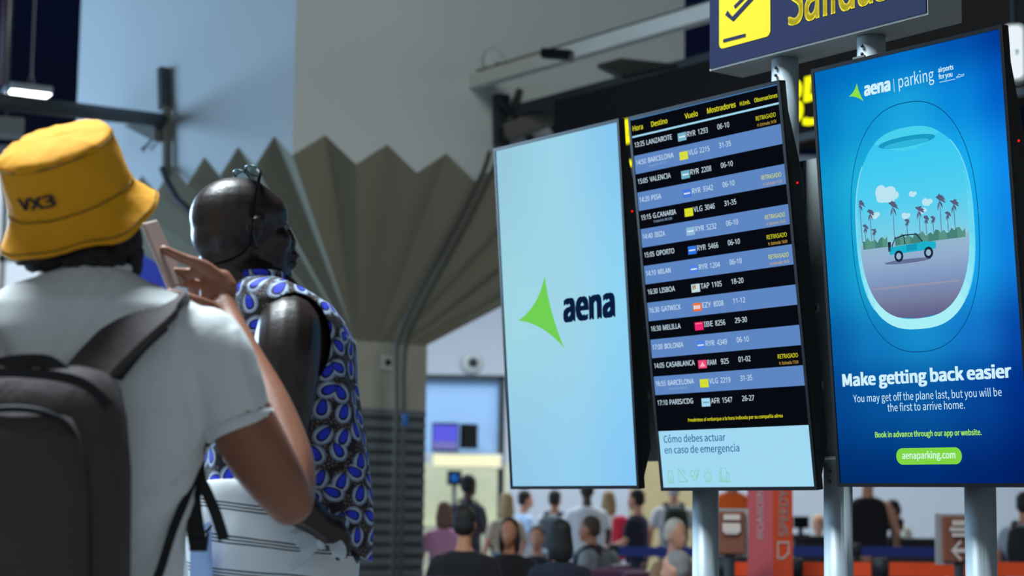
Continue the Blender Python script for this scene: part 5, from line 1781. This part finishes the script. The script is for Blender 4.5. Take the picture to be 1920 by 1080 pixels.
text(b, 'SPEEDY', .165, .43, .036, .068, M_PRINTW, fo, .02, face='sans')
strip(b, [(gb.length * .5 + q, w) for q, w in ((-.04, .0), (-.04, .09), (.04, .09), (.04, .03), (.0, .0))], .013, M_PRINTW, lambda u, v, h: Vector((p.x, p.y, 0)) + gb.normalized() * u + Vector((0, 0, zc - .36 + v)) + Vector((gb.y, -gb.x, 0)).normalized() * .004, 0, True)
b.build('front_lettering', t)
b = MB()
gl_ = Vector((-ga.x, -ga.y, 0))
fr = lambda u, v: Vector((p.x + ga.x, p.y + ga.y, 0)) + gl_.normalized() * (.5 * gl_.length + v) + Vector((0, 0, zc - .40 + u)) + Vector((gl_.y, -gl_.x, 0)).normalized() * .004
text(b, 'BOARDING', .15, .48, .023, .04, M_PRINTW, fr, .01, face='sans')
b.build('side_lettering', t)


def board(x0, x1, y0, y1, d, label, arrow, yaw):
    a, c = P(x0, y0, d), P(x1, y1, d)
    cx, w, h, zc_ = (a.x + c.x) / 2, c.x - a.x, a.z - c.z, (a.z + c.z) / 2
    t = empty('info_board', (cx, d, 0), yaw, label, 'sign')
    b = MB(); b.box((0, 0, zc_), (w, .03, h), M_BROWN, Matrix.Rotation(-.06, 3, 'X')); bevel(b.build('board', t, False, True), .012)
    b = MB(); b.box((0, .035, zc_), (w + .05, .02, h + .03), cloth((150, 150, 150))); b.build('frame', t, False, True)
    b = MB(); b.tube([(0, .03, .02), (0, .03, zc_ - h / 2 + .05)], .03, M_STEELDARK, 10); b.box((0, .03, .015), (.35, .30, .03), M_STEELDARK); b.build('stand', t, False, True)
    b = MB()
    for zz, w2, hh in ((.36, .5, .030), (.22, .62, .022), (.10, .5, .022)) if arrow else ((.36, .55, .03), (.12, .6, .05), (.03, .45, .03)):
        b.box((-.02 * w, -.030 - .03 * zz, zc_ + zz * h), (w * w2, .006, hh), M_PRINTW)
    if arrow:
        z_ = zc_ - .24 * h
        b.add([(-.3 * w, -.03, z_), (-.05 * w, -.03, z_ + .06), (-.02 * w, -.03, z_ + .045), (-.17 * w, -.03, z_ + .012), (.30 * w, -.03, z_ + .012), (.30 * w, -.03, z_ - .012), (-.17 * w, -.03, z_ - .012), (-.02 * w, -.03, z_ - .045), (-.05 * w, -.03, z_ - .06)], [(0, 1, 2, 3), (3, 4, 5, 6), (0, 3, 6), (0, 6, 7, 8)], M_PRINTW)
    b.build('board_lettering', t, False, True)
    return t


board(1342, 1398, 958, 1040, 10.6, 'brown notice board on a stand beside the first post', False, 0.12)
board(1764, 1838, 968, 1055, 11.0, 'brown notice board with a white arrow beside the right post', True, 0.1)

# check-in counters, monitors
M_COUNTER = mat('dark_counter_front', (48, 50, 54), .5)
for i_, (x0, x1, yt, d, lab) in enumerate(((1490, 1560, 1004, 19.0, 'dark check-in counter left of the middle post'), (1640, 1770, 1008, 18.4, 'dark check-in counter in front of the clerk in white'), (1800, 1925, 1012, 18.6, 'dark check-in counter at the right edge'))):
    a, c = P(x0, yt, d), P(x1, yt, d)
    t = empty('check_in_counter', ((a.x + c.x) / 2, d, 0), 0, lab, 'counter')
    w_ = c.x - a.x
    b = MB(); b.box((0, .25, a.z / 2 - .02), (w_, .5, a.z - .04), M_COUNTER); b.build('cabinet', t, False, True)
    b = MB(); b.box((0, .22, a.z - .02), (w_ + .06, .60, .04), M_STEELDARK); b.build('worktop', t, False, True)
for (x, y, d, w_, h_, lab, rz) in ((1676, 995, 18.6, .20, .11, 'small black monitor seen from behind on the counter of the clerk in white', .3), (1502, 1000, 19.2, .16, .12, 'small dark monitor on the counter left of the middle post', .1)):
    p = P(x, y, d)
    cz = P(x, 1008 if x > 1600 else 1004, 18.4 if x > 1600 else 19.0).z
    t = empty('computer_monitor', (p.x, d, cz), rz, lab, 'monitor')
    b = MB(); b.box((0, 0, .07 + h_ / 2), (w_, .04, h_), M_BLACK); bevel(b.build('casing', t, False, True), .008)
    b = MB(); b.box((0, .02, .05), (.04, .03, .10), M_BLACK); b.box((0, .02, .006), (.16, .12, .012), M_BLACK); b.build('stand', t, False, True)

bpy.data.objects.remove(_fo)
bpy.data.curves.remove(_fc)
